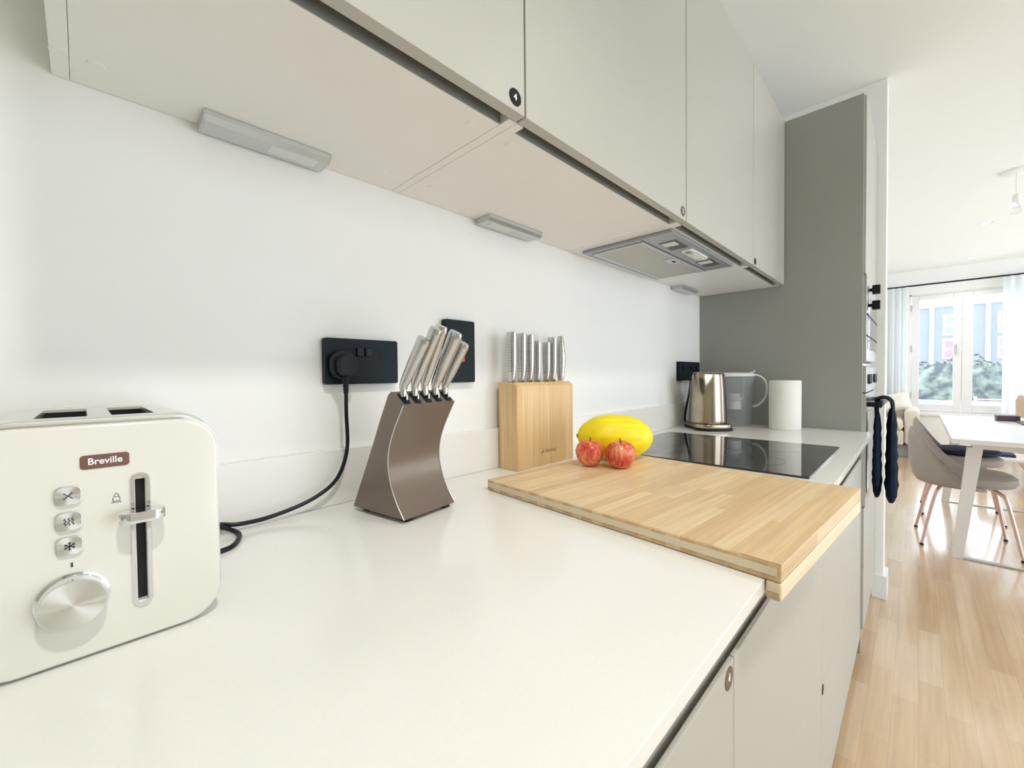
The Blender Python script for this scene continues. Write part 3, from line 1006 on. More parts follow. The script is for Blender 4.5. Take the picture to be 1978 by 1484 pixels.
# ------------------------------------------------------------------ bronze knife block
KA = Vector((0.347, -0.177, 0))
TH = radians(8.8)
ka = thing('knife_block', 'curved bronze knife block with five steel knives on black feet', 'knife block', (KA.x, KA.y, ZW), TH)
prof = [(-0.012, 0.907), (0.005, 0.930), (0.0185, 0.955), (0.0262, 0.985), (0.0245, 1.013), (0.0150, 1.04), (0.001, 1.066), (-0.0145, 1.0915),
        (0.010, 1.1115), (0.016, 1.1125), (0.0225, 1.1075), (0.045, 1.0645), (0.067, 1.019), (0.1, 0.954), (0.124, 0.907)]
fp = smoothpath([(v, z, 0) for v, z in prof[:8]], 4)
full = [(p.x, p.y - ZW) for p in fp] + [(v, z - ZW) for v, z in prof[8:]]
BW = 0.117


def kring(u, inset):
    cv = sum(p[0] for p in full) / len(full)
    cz = sum(p[1] for p in full) / len(full)
    return [Vector((u, cv + (v - cv) * (1 - inset), cz + (z - cz) * (1 - inset))) for v, z in full]


kb = obj('block_body', MB().loft([kring(0, 0.02), kring(0.0004, 0.006), kring(0.0014, 0), kring(BW - 0.0014, 0), kring(BW - 0.0004, 0.006), kring(BW, 0.02)]), bronze_m, ka, smooth=30)
# pale tubes painting in the light caught by the curved front's side bevels
for u in (0.0006, BW - 0.0006):
    obj('edge_glint', MB().tube([(u, p.x - 0.0004, p.y - ZW) for p in fp], 0.0008, 6), alu_m, ka)
for u in (0.010, BW - 0.022):
    for v in (0.0, 0.10):
        obj('foot', MB().box(u, u + 0.014, v - 0.006, v + 0.008, 0.0003, 0.0078, 0.001), black_m, ka)
nrm = Vector((0, -0.62, 0.78)).normalized()      # top face tilts to the front
tdir = Vector((0, 0.78, 0.62)).normalized()
for i in range(5):
    u = 0.0115 + 0.0235 * i
    c0 = Vector((u, -0.0035, 1.1015 - ZW))
    s_ = MB().prism(rrect(0.013, 0.025, 0.0035, 4), 0.0016, c0 - nrm * 0.0008, (1, 0, 0), tdir, nrm)
    obj('slot_collar', s_, black_m, ka)

klabels = ['steel knife with the lowest handle, leftmost in the bronze block', 'steel knife second from the left in the bronze block',
           'rearmost tall steel knife in the middle slot of the bronze block', 'thick-handled steel knife fourth from the left in the bronze block',
           'steel knife rightmost in the bronze block, in front of the red switch']
kt = [(-0.0522, 1.196), (-0.055, 1.2135), (-0.044, 1.2200), (-0.0537, 1.2112), (-0.0493, 1.1947)]
for i in range(5):
    u = 0.0115 + 0.0235 * i
    base = KA + Vector((cos(TH) * u, sin(TH) * u, 0))
    kn = thing('kitchen_knife', klabels[i], 'knife', (base.x, base.y, 1.104), TH, 'steel knives in the bronze block')
    tv, tz = kt[i]
    b0 = Vector((0, -0.004, 0.0))
    top = Vector((0, tv, tz - 1.104))
    d = (top - b0)
    L_ = d.length
    d.normalize()
    n_ = Vector((0, d.z, -d.y))   # toward the wall side
    path, rad = [], []
    for q in range(21):
        t_ = q / 20
        offn = 0.0100 * (sin(min(1, t_ / 0.17) * pi / 2) if t_ < 0.17 else (1 - (t_ - 0.17) / 0.83) ** 1.25)
        path.append(b0 + d * (L_ * t_) + n_ * (-offn * -1))
        if t_ < 0.25:
            ra = 0.0050 + 0.0040 * (t_ / 0.25)
        else:
            ra = 0.009 + 0.0038 * (t_ - 0.25) / 0.75
        if t_ > 0.97: ra *= 0.86
        if t_ < 0.08: ra *= 0.9
        fat = 1.15 if i == 3 else 1.0
        rad.append((ra * fat, (0.0055 + 0.0025 * min(1, t_ / 0.5)) * fat * (0.85 if t_ > 0.97 else 1)))
    obj('handle', MB().tube(path, rad, 20, ref=tuple(n_)), brushed_m, kn)
    obj('blade', MB().box(-0.0009, 0.0009, -0.011, 0.005, -0.0045, 0.004), chrome_m, kn, smooth=0)

# ------------------------------------------------------------------ bamboo knife block
bx0, bx1, by0, by1, bz1 = 0.7335, 0.9635, -0.0705, -0.0045, 1.119
kb2 = thing('knife_block', 'rectangular bamboo knife block with seven straight steel knives against the wall', 'knife block', ((bx0 + bx1) / 2, (by0 + by1) / 2, ZW))
pf = [(by0, ZW + 0.0002), (by1, ZW + 0.0002), (by1, bz1 + 0.002), (by0 + 0.012, bz1), (by0 + 0.0015, bz1 - 0.008), (by0, bz1 - 0.011)]


def b2ring(x, ins):
    return [Vector((x, y + (ins if y < -0.05 else -ins), z - (ins if z > 1 else -ins * 0.2))) for y, z in pf]


obj('block_body', MB().loft([b2ring(bx0, 0.002), b2ring(bx0 + 0.002, 0), b2ring(bx1 - 0.002, 0), b2ring(bx1, 0.002)]), bamboo_v, kb2, smooth=25, world=True)
# burnt-in mark (a small leaf and blurred letters)
lg = MB()
for dx, dz, s_ in ((0, 0, 1.0), (0.004, 0.002, 0.7), (-0.003, -0.002, 0.5)):
    lg.prism([(-0.004 * s_ + dx, -0.0022 * s_ + dz), (0.001 * s_ + dx, -0.0022 * s_ + dz), (0.005 * s_ + dx, 0.0026 * s_ + dz), (-0.001 * s_ + dx, 0.0014 * s_ + dz)], 0.0003, (0.828, by0 - 0.0001, 0.9355), (1, 0, 0), (0, 0, 1), (0, -1, 0))
obj('burnt_leaf_mark', lg, badge_m, kb2, world=True, smooth=0)
text('burnt_lettering', 'bhmey', 0.0155, badge_m, kb2, Vector((0.863, by0 - 0.0001, 0.9375)) - Vector(kb2.location), (1, 0, 0), (0, 0, 1), 0.0002, -0.0001, 1.1)

xs = [0.7475, 0.7835, 0.8135, 0.8445, 0.8830, 0.9090, 0.9455]
zt = [1.2465, 1.2455, 1.2440, 1.2290, 1.2280, 1.2430, 1.2480]
l2 = ['straight steel knife leftmost in the bamboo block', 'straight steel knife second from the left in the bamboo block', 'straight steel knife third from the left in the bamboo block',
      'short steel knife, left one of the two short ones in the bamboo block', 'short steel knife, right one of the two short ones in the bamboo block',
      'tall steel knife just right of the short ones in the bamboo block', 'bulging dotted steel sharpener handle rightmost in the bamboo block']
dots_m = mat('dark_dimples', (0.12, 0.11, 0.11), 0.4, 0.6)
for i, (x, z1_) in enumerate(zip(xs, zt)):
    kn = thing('sharpening_steel' if i == 6 else 'kitchen_knife', l2[i], 'sharpener' if i == 6 else 'knife', (x, -0.040, bz1 + 0.002), 0, 'straight steel knives in the bamboo block')
    H_ = z1_ - (bz1 + 0.002)
    if i < 6:
        small = 0.85 if i in (3, 4) else 1.0
        rings = []
        for t_, s_, dy in ((0, 0.62, 0.002), (0.04, 0.66, 0.002), (0.16, 0.82, 0.0005), (0.35, 0.95, 0), (0.7, 1.0, 0), (0.96, 1.02, 0.0), (0.99, 1.0, 0), (1.0, 0.92, 0)):
            pts = rrect(0.0165 * s_ * small, 0.028 * s_ * small, 0.0075 * s_ * small, 5)
            rings.append([Vector((px, py + dy, H_ * t_)) for px, py in pts])
        ho = obj('handle', MB().loft(rings), brushed_m, kn)
        dm = MB()
        for q in range(14):
            for w_ in range(2):
                zz = H_ * (0.22 + q * 0.052)
                dm.sphere((-0.0081 * small, -0.004 + w_ * 0.007, zz), 0.0011, sx=0.4, n=6, m=4)
        obj('grip_dimples', dm, dots_m, ho)
        obj('bolster', MB().box(-0.0035, 0.0035, -0.0105, 0.010, -0.0018, 0.004, 0.001), bronze_m, kn)
    else:
        rings = []
        for t_ in [q / 12 for q in range(13)]:
            r_ = 0.0062 + 0.0052 * sin(min(1, t_ * 1.02) * pi) ** 0.8 if 0 < t_ < 1 else 0.0060
            rings.append([Vector((r_ * 1.05 * cos(a), r_ * 1.3 * sin(a), H_ * t_)) for a in [2 * pi * j / 20 for j in range(20)]])
        ho = obj('handle', MB().loft(rings), brushed_m, kn)
        dm = MB()
        for q in range(14):
            t_ = 0.2 + q * 0.05
            r_ = 0.0062 + 0.0052 * sin(t_ * pi) ** 0.8
            for a in (-1.9, -1.2, -0.5):
                dm.sphere((r_ * 1.05 * cos(a), r_ * 1.3 * sin(a), H_ * t_), 0.0010, n=6, m=4)
        obj('grip_dimples', dm, dots_m, ho)

# ------------------------------------------------------------------ hob
hob = thing('induction_hob', 'black glass hob set in the worktop beyond the bamboo board', 'hob', (1.36, -0.335, ZW))
obj('glass', MB().prism(rrect(0.515, 0.552, 0.006, 4), 0.0045, (1.3665, -0.333, ZW + 0.0003), bev=0.0008), glassk_m, hob, world=True, smooth=0)
zr = mat('zone_print', (0.11, 0.11, 0.11), 0.3)
for x, y, r in ((1.24, -0.19, 0.09), (1.24, -0.46, 0.075), (1.50, -0.19, 0.075), (1.50, -0.46, 0.09)):
    rings = [[Vector((x + q * cos(2 * pi * j / 48), y + q * sin(2 * pi * j / 48), ZW + 0.00492)) for j in range(48)] for q in (r, r + 0.0012)]
    obj('cooking_zone_mark', MB().loft(rings, cap=False), zr, hob, world=True, smooth=0)

# ------------------------------------------------------------------ bamboo board
brd = thing('chopping_board', 'large bamboo chopping board with a lip hooked over the worktop edge', 'chopping board', (0.5755, -0.135, ZW), radians(-4.4))
# local: x away along the run, y negative toward the room
LX, LY = 0.452, 0.5390
obj('board', MB().box(0, LX, -LY, 0, 0.0005, 0.0225, 0.003, 3), bamboo_b, brd)
obj('front_strip', MB().box(0.0005, LX - 0.0005, -LY - 0.0002, -LY + 0.045, 0.0216, 0.02285, 0.0003), wood('bamboo_border', (0.68, 0.47, 0.26), (0.74, 0.54, 0.31), (0.6, 0.42, 0.23), length=0.3, width=0.023, rough=0.42, grain=(6, 130, 130), gap=0.0003, fine=0.1), brd)
obj('near_edge', MB().box(-0.0006, 0.0008, -LY + 0.004, -0.004, 0.0075, 0.0165, 0.0003), mat('pale_bamboo_edge', (0.80, 0.68, 0.50), 0.5, noise=0.05), brd)
obj('front_lip', MB().box(0.0, LX, -LY, -LY + 0.0165, -0.021, 0.0008, 0.003, 3), bamboo_e, brd)

# ------------------------------------------------------------------ fruit
ml = thing('melon', 'yellow oval melon resting behind the two red apples', 'melon', (0.9290, -0.2270, 0.9225 + 0.0570), 0)
ml.rotation_euler = (0, radians(3), radians(-40))
bm = bmesh.new()
bmesh.ops.create_uvsphere(bm, u_segments=64, v_segments=40, radius=1)
for v in bm.verts:
    p = v.co
    # poles on local X
    x, y, z = p.z, p.x, p.y
    ang = math.atan2(z, y)
    rr_ = 1 + 0.012 * sin(ang * 13) * (1 - x * x)
    tip = 1 + 0.05 * max(0, abs(x) - 0.8) / 0.2
    q_ = math.sqrt(max(1e-9, 1 - x * x))
    full_ = (1 - abs(x) ** 2.5) ** 0.5 / q_ if q_ > 1e-3 else 1   # a fuller oval than an ellipsoid
    v.co = Vector((x * 0.0925 * tip, y * 0.0570 * rr_ * full_, z * 0.0562 * rr_ * full_))
m_ = MB().from_bm(bm)
obj('melon_flesh', m_, MATS['melon'], ml)
obj('stem_scar', MB().lathe([(0.006, -0.0958), (0.0045, -0.1000)], (0, 0, 0), 12, axis='x'), mat('melon_scar', (0.42, 0.33, 0.12), 0.8), ml)


def apple(label, loc, r, rz, tilt):
    t = thing('apple', label, 'apple', loc, rz, 'apples on the board')
    t.rotation_euler = (tilt[0], tilt[1], rz)
    prof = []
    N = 26
    for i in range(N + 1):
        a = pi * i / N
        rad = r * (0.02 + sin(a)) * (1 + 0.05 * cos(a) * -1)
        rad = r * sin(a) * (1.0 - 0.10 * cos(a + 0.0) * (1 if cos(a) > 0 else 0.4))
        z = -r * 1.00 * cos(a)
        z += 0.20 * r * math.exp(-((a) / 0.30) ** 2) - 0.26 * r * math.exp(-((pi - a) / 0.36) ** 2)
        prof.append((max(rad, 0.0002), z))
    rings = []
    n = 40
    for rad, z in prof:
        rings.append([Vector((rad * cos(q) * (1 + 0.02 * cos(5 * q)), rad * sin(q) * (1 + 0.02 * cos(5 * q)), z)) for q in [2 * pi * j / n for j in range(n)]])
    obj('apple_flesh', MB().loft(rings), MATS['apple'], t, smooth=60)
    obj('stem', MB().tube(smoothpath([(0, 0, r * 0.70), (0.0005, 0, r * 0.86), (0.002, 0.001, r * 1.06)], 4), [0.0012] * 8 + [0.0017], 8), apple_stem_m, t)
    return t


apple('round red striped apple on the left, beside the bamboo block', (0.8200, -0.2225, 0.9225 + 0.0312), 0.0330, 0.4, (0.08, 0.05))
apple('red striped apple on the right with a visible stem, in front of the melon', (0.8480, -0.2890, 0.9225 + 0.0318), 0.0340, 2.2, (-0.04, 0.0))

# ------------------------------------------------------------------ kettle
kx, ky = 1.857, -0.127
kt_ = thing('kettle', 'brushed steel electric kettle with spout on its flat base in the corner', 'kettle', (kx, ky, ZW), radians(-136.4))
bs = MB()
bs.prism(rrect(0.20, 0.155, 0.05, 8), 0.009, (0, 0, 0.0003), bev=0.002)
obj('base_pad', bs, black_m, kt_)
bs = MB()
bs.prism(rrect(0.196, 0.150, 0.05, 8), 0.017, (0, 0, 0.0095), bev=0.004)
obj('power_base', bs, kettle_m, kt_)
SP = radians(-43.6)
kbod = [(0.074, 0.0272), (0.0765, 0.031), (0.0765, 0.04), (0.0745, 0.10), (0.0728, 0.143), (0.0722, 0.155), (0.0715, 0.17), (0.070, 0.19), (0.0692, 0.208), (0.0685, 0.222), (0.066, 0.2335), (0.060, 0.2385)]
rings = []
n = 48
for r_, z in kbod:
    ring_ = []
    for j in range(n):
        a = 2 * pi * j / n
        # spout bulges at local +X near the rim
        ext = 0.0
        da = (a - SP + pi) % (2 * pi) - pi
        if z > 0.145:
            w_ = 0.12 + 0.42 * (z - 0.14) / 0.09
            ext = 0.029 * ((z - 0.14) / 0.09) ** 0.9 * max(0, 1 - abs(da) / w_)
        ring_.append(Vector(((r_ + ext) * cos(a), (r_ + ext) * sin(a), z)))
    rings.append(ring_)
obj('kettle_body', MB().loft(rings), kettle_m, kt_)
obj('lid', MB().lathe([(0.059, 0.2386), (0.055, 0.2435), (0.02, 0.2455), (0.0005, 0.246)], (0, 0, 0), 40), mat('lid_grey', (0.25, 0.25, 0.25), 0.4, 0.3), kt_)
hp = [Matrix.Rotation(SP + pi, 3, 'Z') @ p for p in smoothpath([(0.058, 0, 0.228), (0.080, 0, 0.232), (0.100, 0, 0.215), (0.104, 0, 0.16), (0.096, 0, 0.09), (0.075, 0, 0.055)], 6)]
obj('handle', MB().tube(hp, [(0.008, 0.013)] * len(hp), 12), black_m, kt_)
t = thing('power_cord', 'black kettle lead dropping from the far socket beside the kettle', 'cable', (1.92, -0.01, 1.1))
cp_ = smoothpath([(1.965, -0.0125, 1.105), (1.944, -0.0125, 1.046), (1.914, -0.0125, 0.987), (1.896, -0.0125, 0.941), (1.905, -0.014, 0.914), (1.930, -0.022, 0.9052), (1.950, -0.030, 0.9052)], 8)
obj('cord', MB().tube(cp_, 0.0045, 10), black_m, t, world=True)

# ------------------------------------------------------------------ water filter jug
jx, jy = 2.035, -0.168
jg = thing('water_filter_jug', 'clear plastic water filter jug with white lid and curved handle beside the kettle', 'jug', (jx, jy, ZW), radians(-65))
# long axis is local X, the handle at local +X


def jring(a, b_, z, k=0.0):
    return [Vector((a * cos(q) + k, b_ * sin(q), z)) for q in [2 * pi * j / 40 for j in range(40)]]


ou = [(0.078, 0.044, 0.0004), (0.081, 0.046, 0.004), (0.084, 0.048, 0.08), (0.089, 0.049, 0.16), (0.094, 0.050, 0.222)]
inn = [(a - 0.003, b_ - 0.003, z + (0.004 if z < 0.01 else 0)) for a, b_, z in reversed(ou)]
m_ = MB().loft([jring(*p) for p in ou] + [jring(*p) for p in inn])
obj('jug_body', m_, MATS['jug_plastic'], jg)
obj('reservoir', MB().loft([jring(0.06, 0.038, 0.112), jring(0.078, 0.041, 0.13), jring(0.087, 0.044, 0.215), jring(0.085, 0.042, 0.215), jring(0.076, 0.039, 0.132), jring(0.058, 0.036, 0.114)]), MATS['jug_plastic'], jg)
obj('filter_cartridge', MB().lathe([(0.030, 0.075), (0.030, 0.118), (0.036, 0.119), (0.036, 0.126), (0.027, 0.128), (0.022, 0.146), (0.001, 0.148)], (0.012, 0, 0), 28), white_pl, jg)
obj('lid', MB().loft([jring(0.094, 0.0505, 0.2225), jring(0.096, 0.052, 0.226), jring(0.094, 0.050, 0.233), jring(0.085, 0.040, 0.239), jring(0.03, 0.018, 0.2405)]), white_pl, jg)
obj('lid_tab', MB().tube(smoothpath([(0.070, 0, 0.236), (0.088, 0, 0.243), (0.096, 0, 0.247)], 4), [(0.003, 0.012)] * 9, 10), white_pl, jg)
hp = smoothpath([(0.092, 0, 0.230), (0.112, 0, 0.224), (0.134, 0, 0.204), (0.143, 0, 0.165), (0.134, 0, 0.125), (0.108, 0, 0.095), (0.0860, 0, 0.088)], 6)
obj('handle', MB().tube(hp, [(0.0045, 0.0095)] * len(hp), 12), white_pl, jg)

# ------------------------------------------------------------------ paper roll
pr = thing('kitchen_roll', 'white kitchen paper roll standing against the grey panel', 'kitchen roll', (2.040, -0.377, ZW))
m_ = MB()
rings = []
n = 56
for r_, z in ((0.0165, 0.205), (0.0165, 0.0005), (0.057, 0.0005), (0.0585, 0.003), (0.0588, 0.2025), (0.0575, 0.205), (0.0165, 0.205)):
    rings.append([Vector((r_ * cos(2 * pi * j / n), r_ * sin(2 * pi * j / n), z)) for j in range(n)])
obj('paper', MB().loft(rings, cap=False), paper_m, pr)
core = [[Vector((r_ * cos(2 * pi * j / n), r_ * sin(2 * pi * j / n), z)) for j in range(n)] for r_, z in ((0.0162, 0.001), (0.0162, 0.204), (0.0152, 0.204), (0.0152, 0.001), (0.0162, 0.001))]
obj('cardboard_core', MB().loft(core, cap=False), mat('cardboard', (0.45, 0.33, 0.2), 0.9), pr)

# ------------------------------------------------------------------ ceiling lights
def downlight(x, y, label, lamp=0):
    t = thing('ceiling_spotlight', label, 'ceiling light', (x, y, ZC), group='recessed spotlights in the white ceiling')
    rim = [[Vector((r_ * cos(2 * pi * j / 32), r_ * sin(2 * pi * j / 32), z)) for j in range(32)] for r_, z in ((0.046, -0.0003), (0.045, -0.004), (0.034, -0.005), (0.033, -0.0012))]
    obj('rim', MB().loft(rim, cap=False), chrome_m, t)
    lm = bpy.data.materials.get('lit_lamp')
    if lm is None:
        lm = bpy.data.materials.new('lit_lamp')
        lm.use_nodes = True
        b_ = lm.node_tree.nodes['Principled BSDF']
        b_.inputs['Emission Color'].default_value = (1, 0.95, 0.88, 1)
        b_.inputs['Emission Strength'].default_value = 8
    obj('lamp', MB().lathe([(0.033, -0.0012), (0.032, -0.003), (0.001, -0.0032)], (0, 0, 0), 32), lm, t)
    if lamp:
        d = bpy.data.lights.new('spot_lamp', 'SPOT')
        d.spot_size = radians(125)
        d.spot_blend = 0.7
        d.shadow_soft_size = 0.06
        d.energy = lamp
        d.color = (1, 0.97, 0.93)
        o = bpy.data.objects.new('spot_lamp_light', d)
        C.objects.link(o)
        o.parent = t
        o.location = (0, 0, -0.02)


downlight(6.07, -1.252, 'small lit ceiling spotlight just left of and beyond the hanging bulb', 12)
downlight(7.81, -1.264, 'smallest lit ceiling spotlight, nearest the far window', 12)
downlight(0.08, -1.33, 'ceiling spotlight over the near end of the kitchen aisle', 74)
downlight(1.35, -1.33, 'ceiling spotlight over the far end of the kitchen aisle', 20)

pd = thing('pendant_light', 'bare clear bulb hanging on a short flex from a white ceiling rose', 'pendant light', (4.66, -1.286, ZC))
obj('ceiling_rose', MB().lathe([(0.075, -0.0003), (0.074, -0.012), (0.06, -0.022), (0.01, -0.026)], (0, 0, 0), 32), white_pl, pd)
obj('flex', MB().tube([(0, 0, -0.025), (0, 0, -0.17)], 0.004, 10), white_pl, pd)
obj('lamp_holder', MB().lathe([(0.008, -0.165), (0.018, -0.172), (0.020, -0.205), (0.022, -0.207), (0.022, -0.215), (0.018, -0.225)], (0, 0, 0), 24), white_pl, pd)
obj('bulb', MB().lathe([(0.013, -0.2255), (0.015, -0.235), (0.028, -0.262), (0.032, -0.283), (0.028, -0.303), (0.014, -0.315), (0.0005, -0.318)], (0, 0, 0), 28), bulb_m, pd)

# ------------------------------------------------------------------ dining table and chairs
tb = thing('dining_table', 'white rectangular dining table with slanted slab legs in the living room', 'table', (4.35, -1.40, 0))
obj('tabletop', MB().box(3.435, 5.27, -1.86, -0.925, 0.722, 0.75, 0.004), table_m, tb, world=True)
obj('apron', MB().box(3.60, 5.10, -1.78, -1.02, 0.68, 0.7215), table_m, tb, world=True)
for xc in (3.665, 5.175):
    lo = []
    for ya, yb in (((-0.940, -0.988), (-1.000, -1.065)), ((-1.845, -1.797), (-1.785, -1.72))):
        m_ = MB()
        bot = [Vector((xc - 0.02, ya[0], 0.0003)), Vector((xc + 0.02, ya[0], 0.0003)), Vector((xc + 0.02, ya[1], 0.0003)), Vector((xc - 0.02, ya[1], 0.0003))]
        tp_ = [Vector((xc - 0.025, yb[0], 0.6795)), Vector((xc + 0.025, yb[0], 0.6795)), Vector((xc + 0.025, yb[1], 0.6795)), Vector((xc - 0.025, yb[1], 0.6795))]
        m_.loft([bot, tp_])
        obj('leg', m_, table_m, tb, world=True)
    obj('floor_bar', MB().box(xc - 0.018, xc + 0.018, -1.796, -0.989, 0.0005, 0.008, 0.001), alu_m, tb, world=True)


def dining_chair(loc, rz, label):
    """front faces local -Y, back toward local +Y"""
    t = thing('dining_chair', label, 'chair', loc, rz, 'taupe velvet dining chairs')
    # seat cushion: a rounded pad
    rings = []
    for s_, z in ((0.80, 0.405), (0.95, 0.412), (1.0, 0.435), (0.98, 0.462), (0.88, 0.480), (0.55, 0.486), (0.05, 0.487)):
        rings.append([Vector((0.235 * s_ * cos(q), -0.01 + 0.240 * s_ * sin(q), z)) for q in [2 * pi * j / 40 for j in range(40)]])
    obj('seat', MB().loft(rings), velvet_m, t)
    # wrap-around shell back
    outer, inner = [], []
    NP, NH = 32, 10
    rows_o, rows_i = [], []
    for h in range(NH + 1):
        s_ = h / NH
        ro_, ri_ = [], []
        for j in range(NP + 1):
            ph = radians(-108 + 216 * j / NP)
            top = 0.415 + 0.345 * max(0.0, cos(ph * 0.80)) ** 2.3
            z = 0.400 + (top - 0.400) * s_
            lean = (z - 0.40) * 0.05 * max(0.0, cos(ph))
            rx, ry = 0.240 + 0.012 * sin(s_ * pi), 0.212 + 0.018 * sin(s_ * pi * 0.8)
            edge = 0.004 + 0.014 * math.sqrt(max(0, 1 - (2 * s_ - 1) ** 8))
            cx, cy = sin(ph), cos(ph)
            ro_.append(Vector((cx * (rx + edge), cy * (ry + edge) + lean, z)))
            ri_.append(Vector((cx * (rx - edge * 0.2), cy * (ry - edge * 0.2) + lean, z)))
        rows_o.append(ro_)
        rows_i.append(ri_)
    m_ = MB()
    rings = []
    for j in range(NP + 1):
        rings.append([rows_o[h][j] for h in range(NH + 1)] + [rows_i[h][j] for h in range(NH, -1, -1)])
    m_.loft(rings)
    obj('backrest', m_, velvet_m, t, smooth=60)
    for sx in (-1, 1):
        for sy in (-1, 1):
            if sy > 0:   # rear legs rake straight back
                pth = [(0.10 * sx, 0.08, 0.405), (0.15 * sx, 0.135, 0.33), (0.205 * sx, 0.20, 0.012)]
            else:
                pth = [(0.10 * sx, -0.10, 0.405), (0.14 * sx, -0.155, 0.375), (0.16 * sx, -0.18, 0.32), (0.205 * sx, -0.235, 0.012)]
            pth = smoothpath(pth, 5)
            lg_ = obj('leg', MB().tube(pth, [0.013 - 0.005 * i / len(pth) for i in range(len(pth))], 12), copper_m, t)
            obj('foot_cap', MB().lathe([(0.009, 0.0003), (0.011, 0.004), (0.009, 0.014)], (0.205 * sx, 0.20 if sy > 0 else -0.235, 0), 12), dark_m, lg_)
    return t


dining_chair((3.995, -0.995, 0), radians(4), 'taupe velvet dining chair with copper legs nearest the kitchen')
dining_chair((4.800, -1.015, 0), radians(0), 'taupe velvet dining chair farther away, with a navy cushion on its seat')
cu_ = MB()
cu_.loft([[Vector((4.80 + 0.19 * s_ * cos(q), -1.06 + 0.19 * s_ * sin(q), z)) for q in [2 * pi * j / 32 for j in range(32)]] for s_, z in ((0.9, 0.4885), (1.0, 0.5), (1.0, 0.515), (0.92, 0.526), (0.3, 0.53))])
tag(obj('seat_cushion', cu_, navy_c), 'navy seat pad lying on the farther dining chair', 'cushion')

# things on the table
o = obj('storage_box', MB().box(4.86, 4.98, -1.345, -1.225, 0.7503, 0.792, 0.004), purple_m)
tag(o, 'small dark plum box near the far edge of the dining table', 'box')
o = obj('placemat', MB().prism(rrect(0.30, 0.34, 0.02), 0.008, (4.72, -1.49, 0.7503), bev=0.002), mat('smoky_mat', (0.12, 0.11, 0.12), 0.5))
tag(o, 'dark flat placemat on the dining table in front of the plum box', 'placemat')
bo = obj('bowl', MB().lathe([(0.04, 0.7587), (0.07, 0.775), (0.085, 0.80), (0.081, 0.80), (0.066, 0.778), (0.001, 0.764)], (4.76, -1.46, 0), 28), purple_m)
tag(bo, 'dark bowl on the placemat at the right edge of the photo', 'bowl')

# ------------------------------------------------------------------ sofa and living room
sf = thing('sofa', 'cream fabric sofa with dark block feet beside the far window', 'sofa', (7.8, -0.4, 0))


def softbox(x0, x1, y0_, y1_, z0_, z1_, bev, seg=4):
    return MB().box(x0, x1, y0_, y1_, z0_, z1_, bev, seg)


obj('seat_base', softbox(7.45, 8.05, -0.655, -0.01, 0.16, 0.36, 0.03), sofa_m, sf, world=True)
obj('seat_cushion', softbox(7.42, 7.95, -0.650, -0.012, 0.362, 0.50, 0.045), sofa_m, sf, world=True)
obj('backrest', softbox(7.95, 8.10, -0.655, -0.01, 0.362, 0.78, 0.05), sofa_m, sf, world=True)
ar = softbox(7.45, 8.10, -0.805, -0.658, 0.16, 0.645, 0.06, 6)
obj('armrest', ar, sofa_m, sf, world=True)
for x, y in ((7.50, -0.77), (7.50, -0.08), (8.03, -0.77), (8.03, -0.08)):
    obj('foot', MB().loft([[Vector((x + a * 0.028, y + b_ * 0.028, 0.0003)) for a, b_ in ((-1, -1), (1, -1), (1, 1), (-1, 1))], [Vector((x + a * 0.04, y + b_ * 0.04, 0.1598)) for a, b_ in ((-1, -1), (1, -1), (1, 1), (-1, 1))]]), dark_m, sf, world=True)
o = obj('storage_box', MB().box(7.56, 7.9, -0.70, -0.30, 0.0003, 0.15, 0.006), greybox_m)
tag(o, 'grey storage box pushed under the cream sofa', 'box')
pw = thing('pillow', 'large cream pillow leaning on the back of the sofa', 'pillow', (7.76, -0.50, 0.70))
pw.rotation_euler = (radians(-15), 0, 0)
bm = bmesh.new()
bmesh.ops.create_cube(bm, size=2)
bmesh.ops.subdivide_edges(bm, edges=bm.edges[:], cuts=9, use_grid_fill=True)
for v in bm.verts:
    x, y, z = v.co
    pinch = (1 - 0.85 * max(abs(y), abs(z)) ** 4)
    v.co = Vector((x * 0.075 * max(0.12, pinch) + (z + 1) * 0.05, y * 0.215 * (1 + 0.06 * abs(z) ** 3), z * (0.112 + 0.010 * abs(y) ** 3)))
obj('pillow_case', MB().from_bm(bm), pillow_m, pw, smooth=60)

ac = thing('armchair', 'beige rounded armchair beyond the dining table at the right edge', 'armchair', (6.75, -1.95, 0))
rings = []
rows = []
for j in range(33):
    ph = radians(-115 + 230 * j / 32)
    top = 0.58 + 0.30 * max(0, cos(ph * 0.72))
    sect = [(0.36, 0.10), (0.40, 0.16), (0.42, top - 0.06), (0.40, top), (0.35, top), (0.32, top - 0.05), (0.30, 0.36), (0.30, 0.12)]
    rings.append([Vector((6.75 + r_ * sin(ph) * 1.02, -1.95 - r_ * cos(ph) * -1 * 1.0, z)) for r_, z in sect])
obj('shell', MB().loft(rings), beige_m, ac, world=True)
obj('seat', MB().lathe([(0.26, 0.28), (0.298, 0.31), (0.298, 0.42), (0.25, 0.45), (0.001, 0.455)], (6.75, -1.95, 0), 32), beige_m, ac, world=True)
obj('pedestal', MB().lathe([(0.30, 0.0003), (0.30, 0.02), (0.05, 0.03), (0.04, 0.279)], (6.75, -1.95, 0), 28), white_pl, ac, world=True)

ct = thing('coffee_table', 'low white coffee table seen under the dining table', 'table', (6.15, -1.55, 0))
obj('tabletop', MB().box(5.85, 6.28, -1.95, -1.22, 0.30, 0.325, 0.004), table_m, ct, world=True)
for x in (5.88, 6.25):
    for y in (-1.92, -1.25):
        obj('leg', MB().box(x - 0.018, x + 0.018, y - 0.018, y + 0.018, 0.0003, 0.2998, 0.003), table_m, ct, world=True)
o = obj('book', MB().box(5.96, 6.16, -1.45, -1.30, 0.3253, 0.348, 0.002), navy_c)
tag(o, 'flat dark navy book on the low coffee table', 'book')

